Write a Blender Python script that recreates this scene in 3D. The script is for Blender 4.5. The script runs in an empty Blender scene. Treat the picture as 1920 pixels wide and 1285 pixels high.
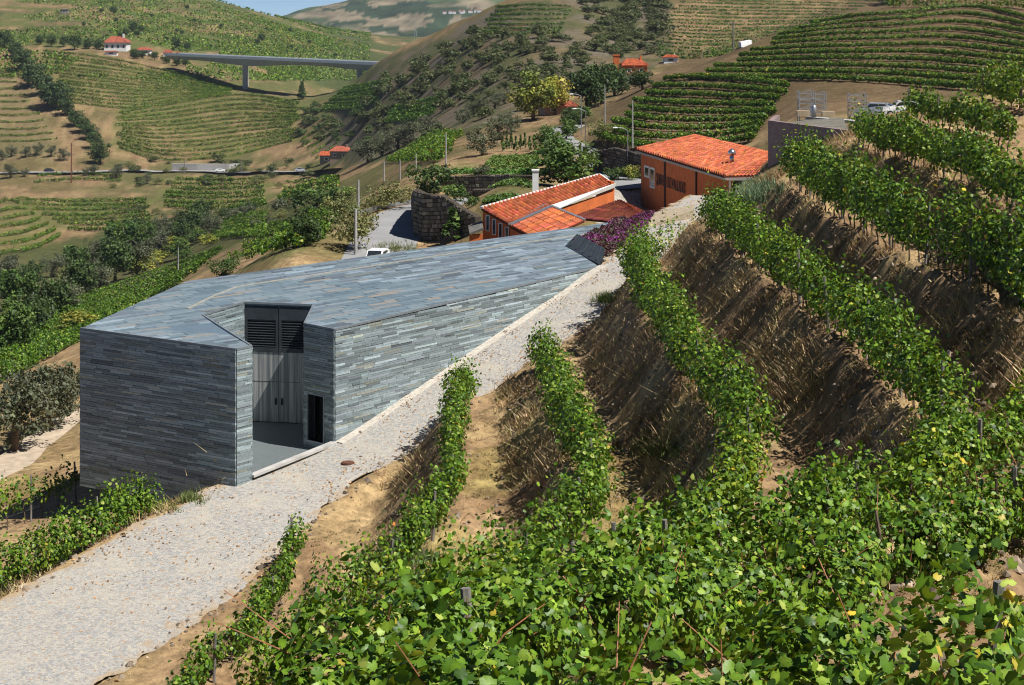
import bpy, math, random
import numpy as np

# ---------------------------------------------------------------- camera, sky, sun
scene = bpy.context.scene
COL = scene.collection
F, CX, YH = 3200.0, 960.0, 30.0            # focal length and optical axis, in pixels of the photograph
R = math.radians
HAZE = 5e-5
random.seed(11)
rng = np.random.default_rng(11)

cam_data = bpy.data.cameras.new('camera')
cam = bpy.data.objects.new('camera', cam_data)
COL.objects.link(cam)
cam.location = (0, 0, 0)
cam.rotation_euler = (R(90), 0, 0)
cam_data.sensor_width = 36.0
cam_data.lens = F / 1920 * 36
cam_data.shift_y = -(642.5 - YH) / 1920    # upright verticals, as in the photograph
cam_data.clip_start = 0.1
cam_data.clip_end = 20000
scene.camera = cam

SUN = np.array([1.0, -0.57, 1.75]); SUN /= np.linalg.norm(SUN)
SUN_EL = math.asin(SUN[2]); SUN_AZ = math.atan2(SUN[0], SUN[1])
world = bpy.data.worlds.new('World'); scene.world = world
world.use_nodes = True
wn = world.node_tree
bg = wn.nodes['Background']
sky = wn.nodes.new('ShaderNodeTexSky')
sky.sky_type = 'NISHITA'; sky.sun_disc = False
sky.sun_elevation = SUN_EL; sky.sun_rotation = SUN_AZ
sky.air_density = 0.6; sky.dust_density = 0.0; sky.ozone_density = 6.0; sky.altitude = 4000
wn.links.new(sky.outputs[0], bg.inputs[0])
bg.inputs[1].default_value = 0.06
sun_data = bpy.data.lights.new('sun', 'SUN')
sun_data.energy = 5.0; sun_data.angle = R(0.5); sun_data.color = (1.0, 0.96, 0.90)
sun = bpy.data.objects.new('sun', sun_data); COL.objects.link(sun)
from mathutils import Vector, Matrix
sun.rotation_euler = Vector(SUN).to_track_quat('Z', 'Y').to_euler()
vs = scene.view_settings
vs.view_transform = 'Standard'; vs.look = 'None'; vs.exposure = 0.60; vs.gamma = 1.0
scene.cycles.use_denoising = True
scene.cycles.pixel_filter_type = 'BLACKMAN_HARRIS'; scene.cycles.filter_width = 1.1
scene.cycles.max_bounces = 6
scene.cycles.diffuse_bounces = 3
scene.cycles.transmission_bounces = 4
scene.cycles.transparent_max_bounces = 4

# ---------------------------------------------------------------- small maths
def PT(px, py, d):
    """a point d metres away on the line of sight of a pixel of the photograph"""
    return np.array([(px - CX) / F * d, d, -(py - YH) / F * d])
def PX(px, d): return (px - CX) / F * d
def sstep(a, b, x):
    t = np.clip((x - a) / (b - a), 0, 1); return t * t * (3 - 2 * t)
def _hash(ix, iy, seed):
    n = (ix.astype(np.int64) * 374761393 + iy.astype(np.int64) * 668265263 + seed * 974711) & 0x7fffffff
    n = ((n ^ (n >> 13)) * 1274126177) & 0x7fffffff
    return ((n ^ (n >> 16)) & 0xffff) / 65535.0
def vnoise(x, y, seed=0):
    x = np.asarray(x, float); y = np.asarray(y, float)
    ix = np.floor(x).astype(np.int64); iy = np.floor(y).astype(np.int64)
    fx = x - ix; fy = y - iy
    fx = fx * fx * (3 - 2 * fx); fy = fy * fy * (3 - 2 * fy)
    a = _hash(ix, iy, seed); b = _hash(ix + 1, iy, seed); c = _hash(ix, iy + 1, seed); d = _hash(ix + 1, iy + 1, seed)
    return (a + (b - a) * fx) * (1 - fy) + (c + (d - c) * fx) * fy
def fbm(x, y, seed=0, octv=4):
    s = 0; a = .5; n = 0
    for k in range(octv):
        s = s + a * vnoise(x * 2 ** k, y * 2 ** k, seed + k * 17); n += a; a *= .5
    return s / n
def catmull(P, n):
    """n points along a smooth curve through the rows of P"""
    P = np.asarray(P, float)
    Q = np.vstack([2 * P[0] - P[1], P, 2 * P[-1] - P[-2]])
    L = np.r_[0, np.cumsum(np.linalg.norm(np.diff(P[:, :2], axis=0), axis=1))]
    t = np.linspace(0, L[-1], n); out = []
    for v in t:
        i = min(np.searchsorted(L, v, 'right') - 1, len(P) - 2)
        u = (v - L[i]) / max(L[i + 1] - L[i], 1e-9)
        p0, p1, p2, p3 = Q[i:i + 4]
        out.append(.5 * (2 * p1 + (p2 - p0) * u + (2 * p0 - 5 * p1 + 4 * p2 - p3) * u * u + (3 * p1 - p0 - 3 * p2 + p3) * u ** 3))
    return np.array(out)
def resample(P, step):
    P = np.asarray(P, float)
    L = np.r_[0, np.cumsum(np.linalg.norm(np.diff(P, axis=0), axis=1))]
    n = max(2, int(L[-1] / step) + 1)
    t = np.linspace(0, L[-1], n)
    return np.stack([np.interp(t, L, P[:, k]) for k in range(P.shape[1])], 1)
def in_poly(px, py, poly):
    px = np.asarray(px, float); py = np.asarray(py, float); inside = np.zeros(px.shape, bool)
    n = len(poly)
    for i in range(n):
        x1, y1 = poly[i]; x2, y2 = poly[(i + 1) % n]
        c = ((y1 > py) != (y2 > py)) & (px < (x2 - x1) * (py - y1) / ((y2 - y1) if y2 != y1 else 1e-9) + x1)
        inside ^= c
    return inside
def poly_dist(x, y, P):
    """signed distance (positive on the left of travel) to a polyline, and the third column there"""
    best = np.full(x.shape, 1e18); sg = np.ones(x.shape); val = np.zeros(x.shape); par = np.zeros(x.shape)
    for i in range(len(P) - 1):
        a = P[i]; b = P[i + 1]; dx, dy = b[0] - a[0], b[1] - a[1]; L2 = dx * dx + dy * dy + 1e-12
        t = np.clip(((x - a[0]) * dx + (y - a[1]) * dy) / L2, 0, 1)
        qx = a[0] + t * dx - x; qy = a[1] + t * dy - y
        d2 = qx * qx + qy * qy
        m = d2 < best
        best = np.where(m, d2, best)
        cr = dx * (y - a[1]) - dy * (x - a[0])
        sg = np.where(m, np.where(cr >= 0, 1., -1.), sg)
        val = np.where(m, a[2] + t * (b[2] - a[2]), val)
        par = np.where(m, i + t, par)
    return np.sqrt(best) * sg, val, par

# ---------------------------------------------------------------- mesh helpers
def tag(o, label=None, cat=None, group=None, kind=None):
    if label: o['label'] = label
    if cat: o['category'] = cat
    if group: o['group'] = group
    if kind: o['kind'] = kind
    return o
def link(o, parent=None):
    COL.objects.link(o)
    if parent is not None: o.parent = parent
    return o
def empty(name, loc=(0, 0, 0), label=None, cat=None, group=None, rz=0.0):
    o = bpy.data.objects.new(name, None); link(o)
    o.location = loc; o.rotation_euler = (0, 0, rz); o.empty_display_size = .3
    return tag(o, label, cat, group)
def mesh_from(name, V, Fc, mats=None, tone=None, smooth=False, mat_idx=None):
    """V (n,3) array; Fc an int array (m,k) or a list of such arrays / of index lists"""
    me = bpy.data.meshes.new(name)
    V = np.asarray(V, np.float32)
    if isinstance(Fc, np.ndarray): Fc = [Fc]
    arrs = []
    for a in Fc:
        a = np.asarray(a, np.int32)
        arrs.append(a.reshape(-1, a.shape[-1]) if a.ndim > 1 else a.reshape(1, -1))
    loops = np.concatenate([a.ravel() for a in arrs])
    counts = np.concatenate([np.full(len(a), a.shape[1], np.int32) for a in arrs])
    starts = np.r_[0, np.cumsum(counts)[:-1]].astype(np.int32)
    me.vertices.add(len(V)); me.vertices.foreach_set('co', V.ravel())
    me.loops.add(len(loops)); me.loops.foreach_set('vertex_index', loops)
    me.polygons.add(len(counts)); me.polygons.foreach_set('loop_start', starts)
    me.polygons.foreach_set('loop_total', counts)
    if mat_idx is not None: me.polygons.foreach_set('material_index', np.asarray(mat_idx, np.int32))
    me.update(calc_edges=True)
    if tone is not None:
        at = me.color_attributes.new('tone', 'FLOAT_COLOR', 'POINT')
        c = np.ones((len(V), 4), np.float32); c[:, :3] = tone
        at.data.foreach_set('color', c.ravel())
    me.polygons.foreach_set('use_smooth', np.full(len(counts), bool(smooth)))
    for m in (mats or []): me.materials.append(m)
    return me
def mobj(name, V, Fc, mat, parent=None, tone=None, smooth=False, **kw):
    mats = mat if isinstance(mat, (list, tuple)) else [mat]
    me = mesh_from(name, V, Fc, mats, tone, smooth, kw.pop('mat_idx', None))
    o = bpy.data.objects.new(name, me); link(o, parent)
    return tag(o, **kw)
def dupe(o, parent=None, loc=None, rz=None, s=None):
    c = o.copy(); link(c); c.parent = parent
    if loc is not None: c.location = loc
    if rz is not None: c.rotation_euler = (0, 0, rz)
    if s is not None: c.scale = s if hasattr(s, '__len__') else (s, s, s)
    return c

class MB:
    """collects pieces of one part"""
    def __init__(s): s.V = []; s.F = []; s.n = 0; s.T = []
    def add(s, V, Fs, tone=(1, 1, 1)):
        V = np.asarray(V, float)
        for f in Fs: s.F.append([i + s.n for i in f])
        s.V.append(V); s.T.append(np.tile(np.asarray(tone, float), (len(V), 1))); s.n += len(V)
        return s
    def hexa(s, P8, tone=(1, 1, 1)):
        """8 corners: bottom ring 0-3, top ring 4-7"""
        return s.add(P8, [(3, 2, 1, 0), (4, 5, 6, 7), (0, 1, 5, 4), (1, 2, 6, 5), (2, 3, 7, 6), (3, 0, 4, 7)], tone)
    def box(s, c, size, rz=0.0, tone=(1, 1, 1)):
        x, y, z = [v / 2 for v in size]; ca, sa = math.cos(rz), math.sin(rz)
        P = []
        for zz in (-z, z):
            for (a, b) in ((-x, -y), (x, -y), (x, y), (-x, y)):
                P.append((c[0] + a * ca - b * sa, c[1] + a * sa + b * ca, c[2] + zz))
        return s.hexa(P, tone)
    def bar(s, a, b, w, h, tone=(1, 1, 1), up=(0, 0, 1)):
        a = np.asarray(a, float); b = np.asarray(b, float); d = b - a; d = d / np.linalg.norm(d)
        sd = np.cross(d, up); 
        if np.linalg.norm(sd) < 1e-6: sd = np.array([1., 0, 0])
        sd /= np.linalg.norm(sd); u = np.cross(sd, d)
        P = [p + sx * sd * w / 2 + sz * u * h / 2 for p in (a, b) for (sx, sz) in ((-1, -1), (1, -1), (1, 1), (-1, 1))]
        return s.hexa(P, tone)
    def tube(s, pts, rad, n=6, tone=(1, 1, 1), cap=True):
        pts = np.asarray(pts, float); k = len(pts); rad = np.broadcast_to(np.asarray(rad, float), (k,))
        V = []
        for i in range(k):
            d = pts[min(i + 1, k - 1)] - pts[max(i - 1, 0)]; d = d / (np.linalg.norm(d) + 1e-12)
            a = np.cross(d, (0.31, 0.95, 0.05)); a /= np.linalg.norm(a); b = np.cross(d, a)
            for j in range(n):
                t = 2 * math.pi * j / n
                V.append(pts[i] + rad[i] * (a * math.cos(t) + b * math.sin(t)))
        Fs = [(i * n + j, i * n + (j + 1) % n, (i + 1) * n + (j + 1) % n, (i + 1) * n + j) for i in range(k - 1) for j in range(n)]
        if cap: Fs += [tuple(range(n - 1, -1, -1)), tuple((k - 1) * n + j for j in range(n))]
        return s.add(V, Fs, tone)
    def quad_slab(s, P4, th, tone=(1, 1, 1)):
        """a slab under a quad of corners (counter-clockwise from above)"""
        P4 = np.asarray(P4, float); n = np.cross(P4[1] - P4[0], P4[3] - P4[0]); n /= np.linalg.norm(n)
        if n[2] < 0: n = -n
        return s.hexa(list(P4 - n * th) + list(P4), tone)
    def build(s, name, mat, parent=None, smooth=False, **kw):
        V = np.vstack(s.V); T = np.vstack(s.T)
        by = {}
        for f in s.F: by.setdefault(len(f), []).append(f)
        return mobj(name, V, [np.array(v) for v in by.values()], mat, parent, T, smooth, **kw)

# ---------------------------------------------------------------- materials
MATS = {}
def new_mat(name):
    m = bpy.data.materials.new(name); m.use_nodes = True; MATS[name] = m
    return m, m.node_tree.nodes, m.node_tree.links, m.node_tree.nodes['Principled BSDF']
def N(nodes, t, **kw):
    n = nodes.new(t)
    for k, v in kw.items(): setattr(n, k, v)
    return n
def ramp(nodes, pts):
    r = nodes.new('ShaderNodeValToRGB'); e = r.color_ramp.elements
    while len(e) < len(pts): e.new(.5)
    for i, (p, c) in enumerate(pts): e[i].position = p; e[i].color = (*c, 1) if len(c) == 3 else c
    return r
def noise_node(nodes, links, scale, detail=4, rough=.55, coord='Object', vec=None, stretch=None):
    n = nodes.new('ShaderNodeTexNoise'); n.inputs['Scale'].default_value = scale; n.inputs['Detail'].default_value = detail
    n.inputs['Roughness'].default_value = rough
    if vec is None:
        tc = nodes.new('ShaderNodeTexCoord'); vec = tc.outputs[coord]
    if stretch:
        mp = nodes.new('ShaderNodeMapping'); mp.inputs['Scale'].default_value = stretch
        links.new(vec, mp.inputs[0]); vec = mp.outputs[0]
    links.new(vec, n.inputs['Vector'])
    return n
def mixc(nodes, links, a, b, fac, blend='MIX'):
    m = nodes.new('ShaderNodeMix'); m.data_type = 'RGBA'; m.blend_type = blend
    for s, v in ((0, fac), (6, a), (7, b)):
        if hasattr(v, 'links'): links.new(v, m.inputs[s])
        elif s == 0: m.inputs[0].default_value = v
        else: m.inputs[s].default_value = (*v, 1)
    return m.outputs[2]
def bump(nodes, links, h, strength, dist, bsdf):
    b = nodes.new('ShaderNodeBump'); b.inputs['Strength'].default_value = strength; b.inputs['Distance'].default_value = dist
    links.new(h, b.inputs['Height']); links.new(b.outputs[0], bsdf.inputs['Normal'])
def simple(name, col, rough=.7, metal=0.0, var=.18, scale=3.0, bmp=0.0, spec=.3, stretch=None, col2=None):
    m, n, l, b = new_mat(name)
    nz = noise_node(n, l, scale, 5, .6, stretch=stretch)
    c2 = col2 or tuple(v * (1 - var * 2) for v in col)
    r = ramp(n, [(.3, c2), (.7, tuple(min(1, v * (1 + var)) for v in col))])
    l.new(nz.outputs[0], r.inputs[0]); l.new(r.outputs[0], b.inputs['Base Color'])
    b.inputs['Roughness'].default_value = rough; b.inputs['Metallic'].default_value = metal
    b.inputs['Specular IOR Level'].default_value = spec
    if bmp: bump(n, l, nz.outputs[0], bmp, .02, b)
    return m
def tone_mat(name, rough=.6, trans=0.0, spec=.3, noise=0.0, nscale=6.0, gain=1.0, bmp=0.0):
    """colour comes from the piece's own 'tone' attribute"""
    m, n, l, b = new_mat(name)
    at = N(n, 'ShaderNodeAttribute', attribute_name='tone')
    c = at.outputs['Color']
    if noise:
        nz = noise_node(n, l, nscale, 4, .6)
        r = ramp(n, [(.25, (1 - noise,) * 3), (.75, (1 + noise * .6,) * 3)])
        l.new(nz.outputs[0], r.inputs[0])
        c = mixc(n, l, c, r.outputs[0], 1.0, 'MULTIPLY')
        if bmp: bump(n, l, nz.outputs[0], bmp, .03, b)
    l.new(c, b.inputs['Base Color'])
    b.inputs['Roughness'].default_value = rough; b.inputs['Specular IOR Level'].default_value = spec
    if trans:
        t = n.new('ShaderNodeBsdfTranslucent'); mx = n.new('ShaderNodeMixShader'); out = n['Material Output']
        tc = mixc(n, l, c, (1.5, 1.25, .35), 1.0, 'MULTIPLY')
        l.new(tc, t.inputs[0]); mx.inputs[0].default_value = trans
        l.new(b.outputs[0], mx.inputs[1]); l.new(t.outputs[0], mx.inputs[2]); l.new(mx.outputs[0], out.inputs[0])
    return m
M_leaf = tone_mat('vine_leaf', .46, .22, .3)
M_crown = tone_mat('tree_leaf', .55, .2, .3)
M_straw = tone_mat('dry_grass', .8, .15, .15)
M_slate = tone_mat('slate', .5, 0, .4, .28, 9.0, bmp=.25)
M_bark = simple('bark', (.13, .095, .065), .9, scale=14, var=.3, bmp=.5, stretch=(1, 1, .2))
M_post = simple('weathered_wood', (.2, .185, .165), .85, scale=18, var=.3, bmp=.3, stretch=(1, 1, .15))
M_metal = simple('galvanised_steel', (.42, .44, .46), .42, .8, scale=5, var=.12)
M_white = simple('white_paint', (.72, .72, .7), .6, scale=2, var=.06)
M_dark = simple('dark_interior', (.012, .013, .014), .6, scale=2, var=.1)
M_glass = simple('window_glass', (.02, .025, .03), .12, scale=1, var=.1, spec=.6)
M_plaster = simple('orange_plaster', (.52, .135, .036), .85, scale=1.1, var=.12, bmp=.1)
M_doorgrey = simple('anthracite_steel', (.055, .066, .076), .45, .3, scale=2.5, var=.15)
M_conc = simple('concrete', (.42, .41, .39), .85, scale=1.6, var=.15, bmp=.1)
M_asphalt = simple('asphalt', (.25, .25, .25), .9, scale=.25, var=.10)
M_stone = simple('rubble_stone', (.2, .17, .13), .95, scale=3.5, var=.4, bmp=.8)
M_wire = simple('steel_wire', (.3, .3, .3), .45, .7, scale=4, var=.1)
M_tile = tone_mat('clay_tile', .8, 0, .2, .42, 1.3)
# ---------------------------------------------------------------- lie of the land
# terrace rows, lowest first: (pixel of the row's foot, its height under the camera)
def foot(px, py, h):
    d = -h * F / (py - YH); return (PX(px, d), d, h)
ROWS = {
 'A': [foot(556, 1036, -22.1), foot(535, 1105, -22.4), foot(480, 1190, -22.5), foot(390, 1285, -22.6), foot(290, 1400, -22.7)],
 'B': [foot(884, 716, -18.45), foot(858, 770, -18.7), foot(848, 850, -18.7), foot(846, 930, -18.7), foot(820, 1000, -18.7), foot(750, 1085, -18.8), foot(660, 1160, -18.9), foot(560, 1250, -19), foot(430, 1370, -19)],
 'C': [foot(1012, 694, -17.5), foot(1045, 770, -16.9), foot(1090, 860, -16.5), foot(1112, 935, -16.5), foot(1085, 1020, -16.5), foot(1000, 1090, -16.6), foot(880, 1160, -16.6), foot(740, 1240, -16.7), foot(560, 1350, -16.8)],
 'D': [foot(1192, 500, -14.2), foot(1204, 560, -13.9), foot(1262, 660, -13.7), foot(1335, 770, -13.6), foot(1395, 850, -13.6), foot(1395, 940, -13.6), foot(1320, 1020, -13.6), foot(1180, 1100, -13.7), foot(1000, 1170, -13.8), foot(780, 1260, -13.9), foot(500, 1380, -14)],
 'E': [foot(1332, 432, -11.3), foot(1440, 520, -11.1), foot(1525, 595, -11), foot(1625, 675, -11), foot(1705, 755, -11), foot(1768, 830, -11), foot(1735, 910, -11), foot(1580, 990, -11), foot(1360, 1070, -11.1), foot(1100, 1150, -11.2), foot(820, 1250, -11.3), foot(400, 1400, -11.4)],
 'F': [foot(1480, 338, -8.8), foot(1540, 385, -8.7), foot(1603, 425, -8.7), foot(1700, 480, -8.7), foot(1800, 525, -8.7), foot(1887, 570, -8.8), foot(1985, 650, -8.9), foot(2000, 760, -9.1), foot(1890, 870, -9.2), foot(1650, 975, -9.2), foot(1360, 1075, -9.3), foot(1050, 1170, -9.5), foot(720, 1290, -9.6), foot(300, 1450, -9.8)],
 'G': [foot(1610, 270, -6.6), foot(1700, 302, -6.5), foot(1830, 352, -6.5), foot(1920, 400, -6.5), foot(2050, 480, -6.6), foot(2160, 620, -6.8), foot(2120, 810, -7.0), foot(1950, 990, -7.4), foot(1500, 1160, -7.2), foot(1100, 1290, -6.5), foot(700, 1420, -5.8), foot(300, 1550, -5.4)],
 'N': [foot(1700, 222, -5.3), foot(1850, 262, -5.4), foot(1935, 295, -5.6), foot(2200, 360, -5.4), foot(2500, 620, -5.0), foot(2300, 1150, -5.0), foot(1930, 1330, -5.15), foot(1600, 1420, -5.1), foot(1300, 1500, -4.95), foot(800, 1650, -4.55), foot(400, 1760, -4.35), foot(0, 1850, -4.2)],
}
ORDER = 'ABCDEFGN'
CURVE = {k: catmull(v, 90) for k, v in ROWS.items()}
def extended(P):
    a = P[0] + (P[0] - P[2]) / (np.linalg.norm((P[0] - P[2])[:2]) + 1e-9) * 40; a[2] = P[0][2]
    b = P[-1] + (P[-1] - P[-3]) / (np.linalg.norm((P[-1] - P[-3])[:2]) + 1e-9) * 40; b[2] = P[-1][2]
    return np.vstack([a, P[::2], P[-1], b])
EXT = {k: extended(v) for k, v in CURVE.items()}

# cobbled road: x, y, z, half width
ROAD = np.array([(-24, 46, -24.6, 4.7), (-21.4, 54, -23.8, 4.6), (-18.6, 60, -23.3, 4.4), (-15.6, 66.5, -22.85, 4.2), (-13.0, 73, -22.3, 3.9), (-10.3, 79, -21.75, 3.0),
                 (-7, 82.8, -21.05, 2.3), (-3.8, 86.8, -19.7, 2.25), (-.54, 90.8, -18.2, 2.25), (3.3, 95.6, -16.5, 2.25), (7.0, 100.2, -14.95, 2.2), (9.8, 109, -14.3, 2.2), (13, 126, -14.8, 2.4), (18.5, 149, -15.75, 3.2)])
RC = catmull(ROAD, 160); RC_FINE = catmull(ROAD, 520)
# bend of the asphalt road beyond the buildings
def RP(px, py, d, hw): p = PT(px, py, d); return (p[0], p[1], p[2], hw)
BEND = np.array([RP(640, 585, 112, 2.6), RP(690, 520, 122, 2.6), RP(716, 462, 135, 2.7), RP(730, 432, 144, 2.7), RP(748, 410, 153, 2.7), RP(790, 392, 162, 2.8), RP(850, 380, 170, 2.8), RP(930, 372, 176, 2.8), RP(1010, 368, 180, 2.8), RP(1100, 352, 182, 2.8), RP(1165, 345, 184, 3.0), RP(1130, 300, 208, 2.4), RP(1052, 262, 240, 2.2), RP(1050, 245, 262, 2.2), RP(1080, 235, 280, 2.0)])
BC = catmull(BEND, 140); RC_G = catmull(ROAD, 54); BC_G = catmull(BEND, 48)

def roof_z(Y): return -15.5 + .033 * np.maximum(0, np.asarray(Y, float) - 84.6)
def roof_pt(px, py):
    d = 90.
    for _ in range(40): d = -roof_z(d) * F / (py - YH)
    return np.array([PX(px, d), d, float(roof_z(d))])
WA = np.array([-21.35, 84.5]); WB = np.array([-12.8, 79.2]); WC = np.array([-8.75, 84.2]); WD = np.array([5.2, 101.5])
WB2 = WB + (WC - WB) / np.linalg.norm(WC - WB) * .95
n1, n2, n3, n4 = [roof_pt(*p)[:2] for p in ((380, 592), (457, 568), (588, 573), (571, 608))]
WE = roof_pt(1062, 462)[:2]; WF = roof_pt(1206, 409)[:2]; WG = roof_pt(348, 529)[:2]
WH = roof_pt(1148, 424)[:2]
FOOT = [WA, WB, WB2, WC, WD, WF, WG]

# columns of ground points beyond the winery: pixel column -> (pixel row, distance)
COLS = {
 -420: [(820, 110), (640, 200), (560, 330), (500, 480), (440, 600), (360, 730), (260, 860), (130, 1000), (20, 1250), (-90, 1600), (-90, 2200)],
 -150: [(960, 92), (840, 112), (690, 165), (610, 240), (560, 340), (510, 480), (430, 620), (330, 760), (230, 880), (120, 1000), (30, 1250), (-80, 1600), (-80, 2200)],
 0: [(915, 97), (820, 115), (720, 150), (646, 200), (600, 250), (560, 330), (525, 460), (480, 540), (400, 640), (325, 760), (280, 820), (200, 900), (110, 1000), (60, 1150), (-10, 1400), (-50, 1700), (-20, 2300)],
 150: [(790, 116), (640, 185), (575, 260), (545, 350), (510, 480), (470, 550), (400, 650), (325, 750), (290, 800), (190, 900), (105, 1000), (60, 1150), (0, 1400), (-40, 1700), (0, 2300)],
 290: [(600, 150), (540, 250), (505, 400), (480, 480), (440, 560), (390, 640), (325, 745), (295, 800), (200, 900), (120, 1000), (80, 1100), (20, 1400), (-15, 1650), (20, 2300)],
 420: [(530, 140), (497, 200), (465, 310), (445, 420), (425, 500), (390, 590), (355, 660), (325, 740), (290, 800), (200, 900), (150, 965), (118, 1050), (65, 1250), (8, 1550), (25, 2200)],
 550: [(500, 125), (470, 165), (425, 235), (400, 310), (375, 430), (355, 540), (322, 690), (290, 760), (235, 830), (185, 900), (165, 980), (140, 1120), (75, 1320), (50, 1600), (70, 2300)],
 630: [(490, 128), (445, 180), (405, 260), (355, 420), (335, 560), (320, 640), (290, 700), (240, 770), (215, 800), (200, 1000), (150, 1200), (80, 1500), (75, 2300)],
 700: [(470, 131), (430, 146), (392, 168), (370, 205), (345, 280), (320, 380), (295, 480), (262, 600), (215, 690), (165, 760), (122, 840), (150, 1050), (110, 1300), (78, 1600), (80, 2300)],
 770: [(440, 143), (392, 160), (370, 185), (330, 250), (305, 320), (280, 420), (250, 520), (200, 610), (150, 690), (98, 780), (130, 1000), (100, 1500), (90, 2300)],
 840: [(345, 178), (305, 215), (280, 260), (258, 330), (240, 410), (220, 480), (170, 560), (115, 650), (72, 740), (110, 1000), (90, 1600), (100, 2300)],
 950: [(410, 130), (345, 172), (300, 212), (265, 260), (220, 335), (180, 430), (110, 550), (45, 650), (12, 730), (60, 1000), (60, 2000)],
 1060: [(390, 134), (345, 176), (300, 205), (255, 250), (215, 310), (175, 400), (100, 530), (35, 640), (0, 710), (-18, 770), (40, 1100), (60, 2000)],
 1150: [(405, 138), (392, 152), (360, 172), (345, 182), (300, 195), (262, 215), (225, 262), (190, 330), (150, 430), (125, 500), (90, 580), (30, 680), (-15, 770), (30, 1100)],
 1215: [(415, 140), (416, 155), (412, 168), (380, 182)],
 1250: [(412, 158), (395, 172), (330, 188), (292, 197), (262, 212), (215, 246), (170, 285), (145, 305), (160, 360), (125, 470), (105, 540), (50, 640), (0, 730), (-25, 800), (30, 1100)],
 1400: [(335, 155), (300, 180), (270, 200), (230, 224), (180, 255), (130, 288), (88, 325), (115, 380), (110, 470), (85, 600), (40, 690), (-5, 780), (-30, 860), (30, 1200)],
 1500: [(290, 125), (262, 140), (248, 165), (215, 200), (165, 240), (115, 280), (55, 332), (85, 400), (90, 500), (60, 650), (20, 740), (-20, 830), (20, 1200)],
 1650: [(235, 120), (228, 160), (210, 185), (180, 212), (130, 250), (75, 300), (22, 348), (50, 420), (60, 560), (20, 720), (-20, 830), (20, 1200)],
 1800: [(240, 120), (215, 160), (190, 185), (150, 215), (100, 262), (50, 312), (5, 355), (-5, 380), (30, 450), (20, 700), (-20, 900)],
 1950: [(175, 86), (215, 115), (200, 155), (150, 200), (90, 260), (30, 320), (-15, 365), (0, 450), (-20, 800)],
 2250: [(120, 60), (150, 100), (140, 170), (60, 260), (-30, 360), (-60, 600), (-60, 1000)],
}
CP = []
for px, col in COLS.items():
    for py, d in col: CP.append(PT(px, py, d))
for k in ORDER:
    for i in range(0, 90, 11): CP.append(CURVE[k][i])
for p in ROAD: CP.append(p[:3])
for p in BEND: CP.append(p[:3])
for p in [(-21, 86, -24.8), (-26, 82, -25), (-25, 75, -24.0), (-31, 68, -24.6), (-36, 60, -25.4), (-24, 96, -26.4), (-20, 110, -24), (-30, 96, -27.2), (-10, 115, -20.5), (0, 120, -18), (-15, 120, -20.5), (8, 128, -16.2),
          (-4, 128, -18.2), (14, 6, -3.0), (3, 3.5, -3.6), (-4, 3.5, -4.0), (-14, 10, -6), (-20, 30, -16), (-24, 20, -14), (30, 20, 2.5), (32, 50, 0.5), (30, 80, -1.0), (-5, 20, -8.6)]:
    CP.append(np.array(p, float))
CP = np.array(CP)
def to_uv(X, Y):
    Yc = np.maximum(Y, 2.5); return np.stack([X / Yc * 7.0, np.log(Yc) * 2.2], -1)
_c = to_uv(CP[:, 0], CP[:, 1])
def _phi(r2): return .5 * r2 * np.log(r2 + 1e-12)
# interpolate the sight angle h/d: even relief near and far
_val = CP[:, 2] / np.maximum(CP[:, 1], 2.5)
_n = len(_c)
_A = np.zeros((_n + 3, _n + 3))
_A[:_n, :_n] = _phi(((_c[:, None] - _c[None]) ** 2).sum(-1)) + np.eye(_n) * 2e-3
_A[:_n, _n] = 1; _A[:_n, _n + 1:] = _c; _A[_n:, :_n] = _A[:_n, _n:].T
_w = np.linalg.solve(_A, np.r_[_val, 0, 0, 0])
def tps(X, Y):
    X = np.asarray(X, float).ravel(); Y = np.asarray(Y, float).ravel(); out = np.empty(len(X))
    for i in range(0, len(X), 20000):
        q = to_uv(X[i:i + 20000], Y[i:i + 20000])
        r2 = (q ** 2).sum(-1)[:, None] + (_c ** 2).sum(-1)[None] - 2 * q @ _c.T
        out[i:i + 20000] = _phi(np.maximum(r2, 0)) @ _w[:_n] + _w[_n] + q @ _w[_n + 1:]
    return out * np.maximum(Y, 2.5)
def terraces(X, Y):
    """stepped ground between the vine rows"""
    S = [poly_dist(X, Y, EXT[k]) for k in ORDER]
    z = S[0][1].copy()
    for i in range(len(ORDER) - 1):
        s0, h0, _ = S[i]; s1, h1, _ = S[i + 1]
        d0 = np.maximum(s0, 0); d1 = np.maximum(-s1, 0)
        t = d0 / np.maximum(d0 + d1, 1e-6)
        z = np.where(s0 > 0, h0 + (h1 - h0) * (.6 * np.clip((t - .44) / .52, 0, 1) + .4 * sstep(.46, .96, t)), z)
    z = np.where(S[-1][0] > 0, S[-1][1] + .25 * np.maximum(S[-1][0] - 1.2, 0), z)
    return z, S[0][0], S[-1][0]
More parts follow.
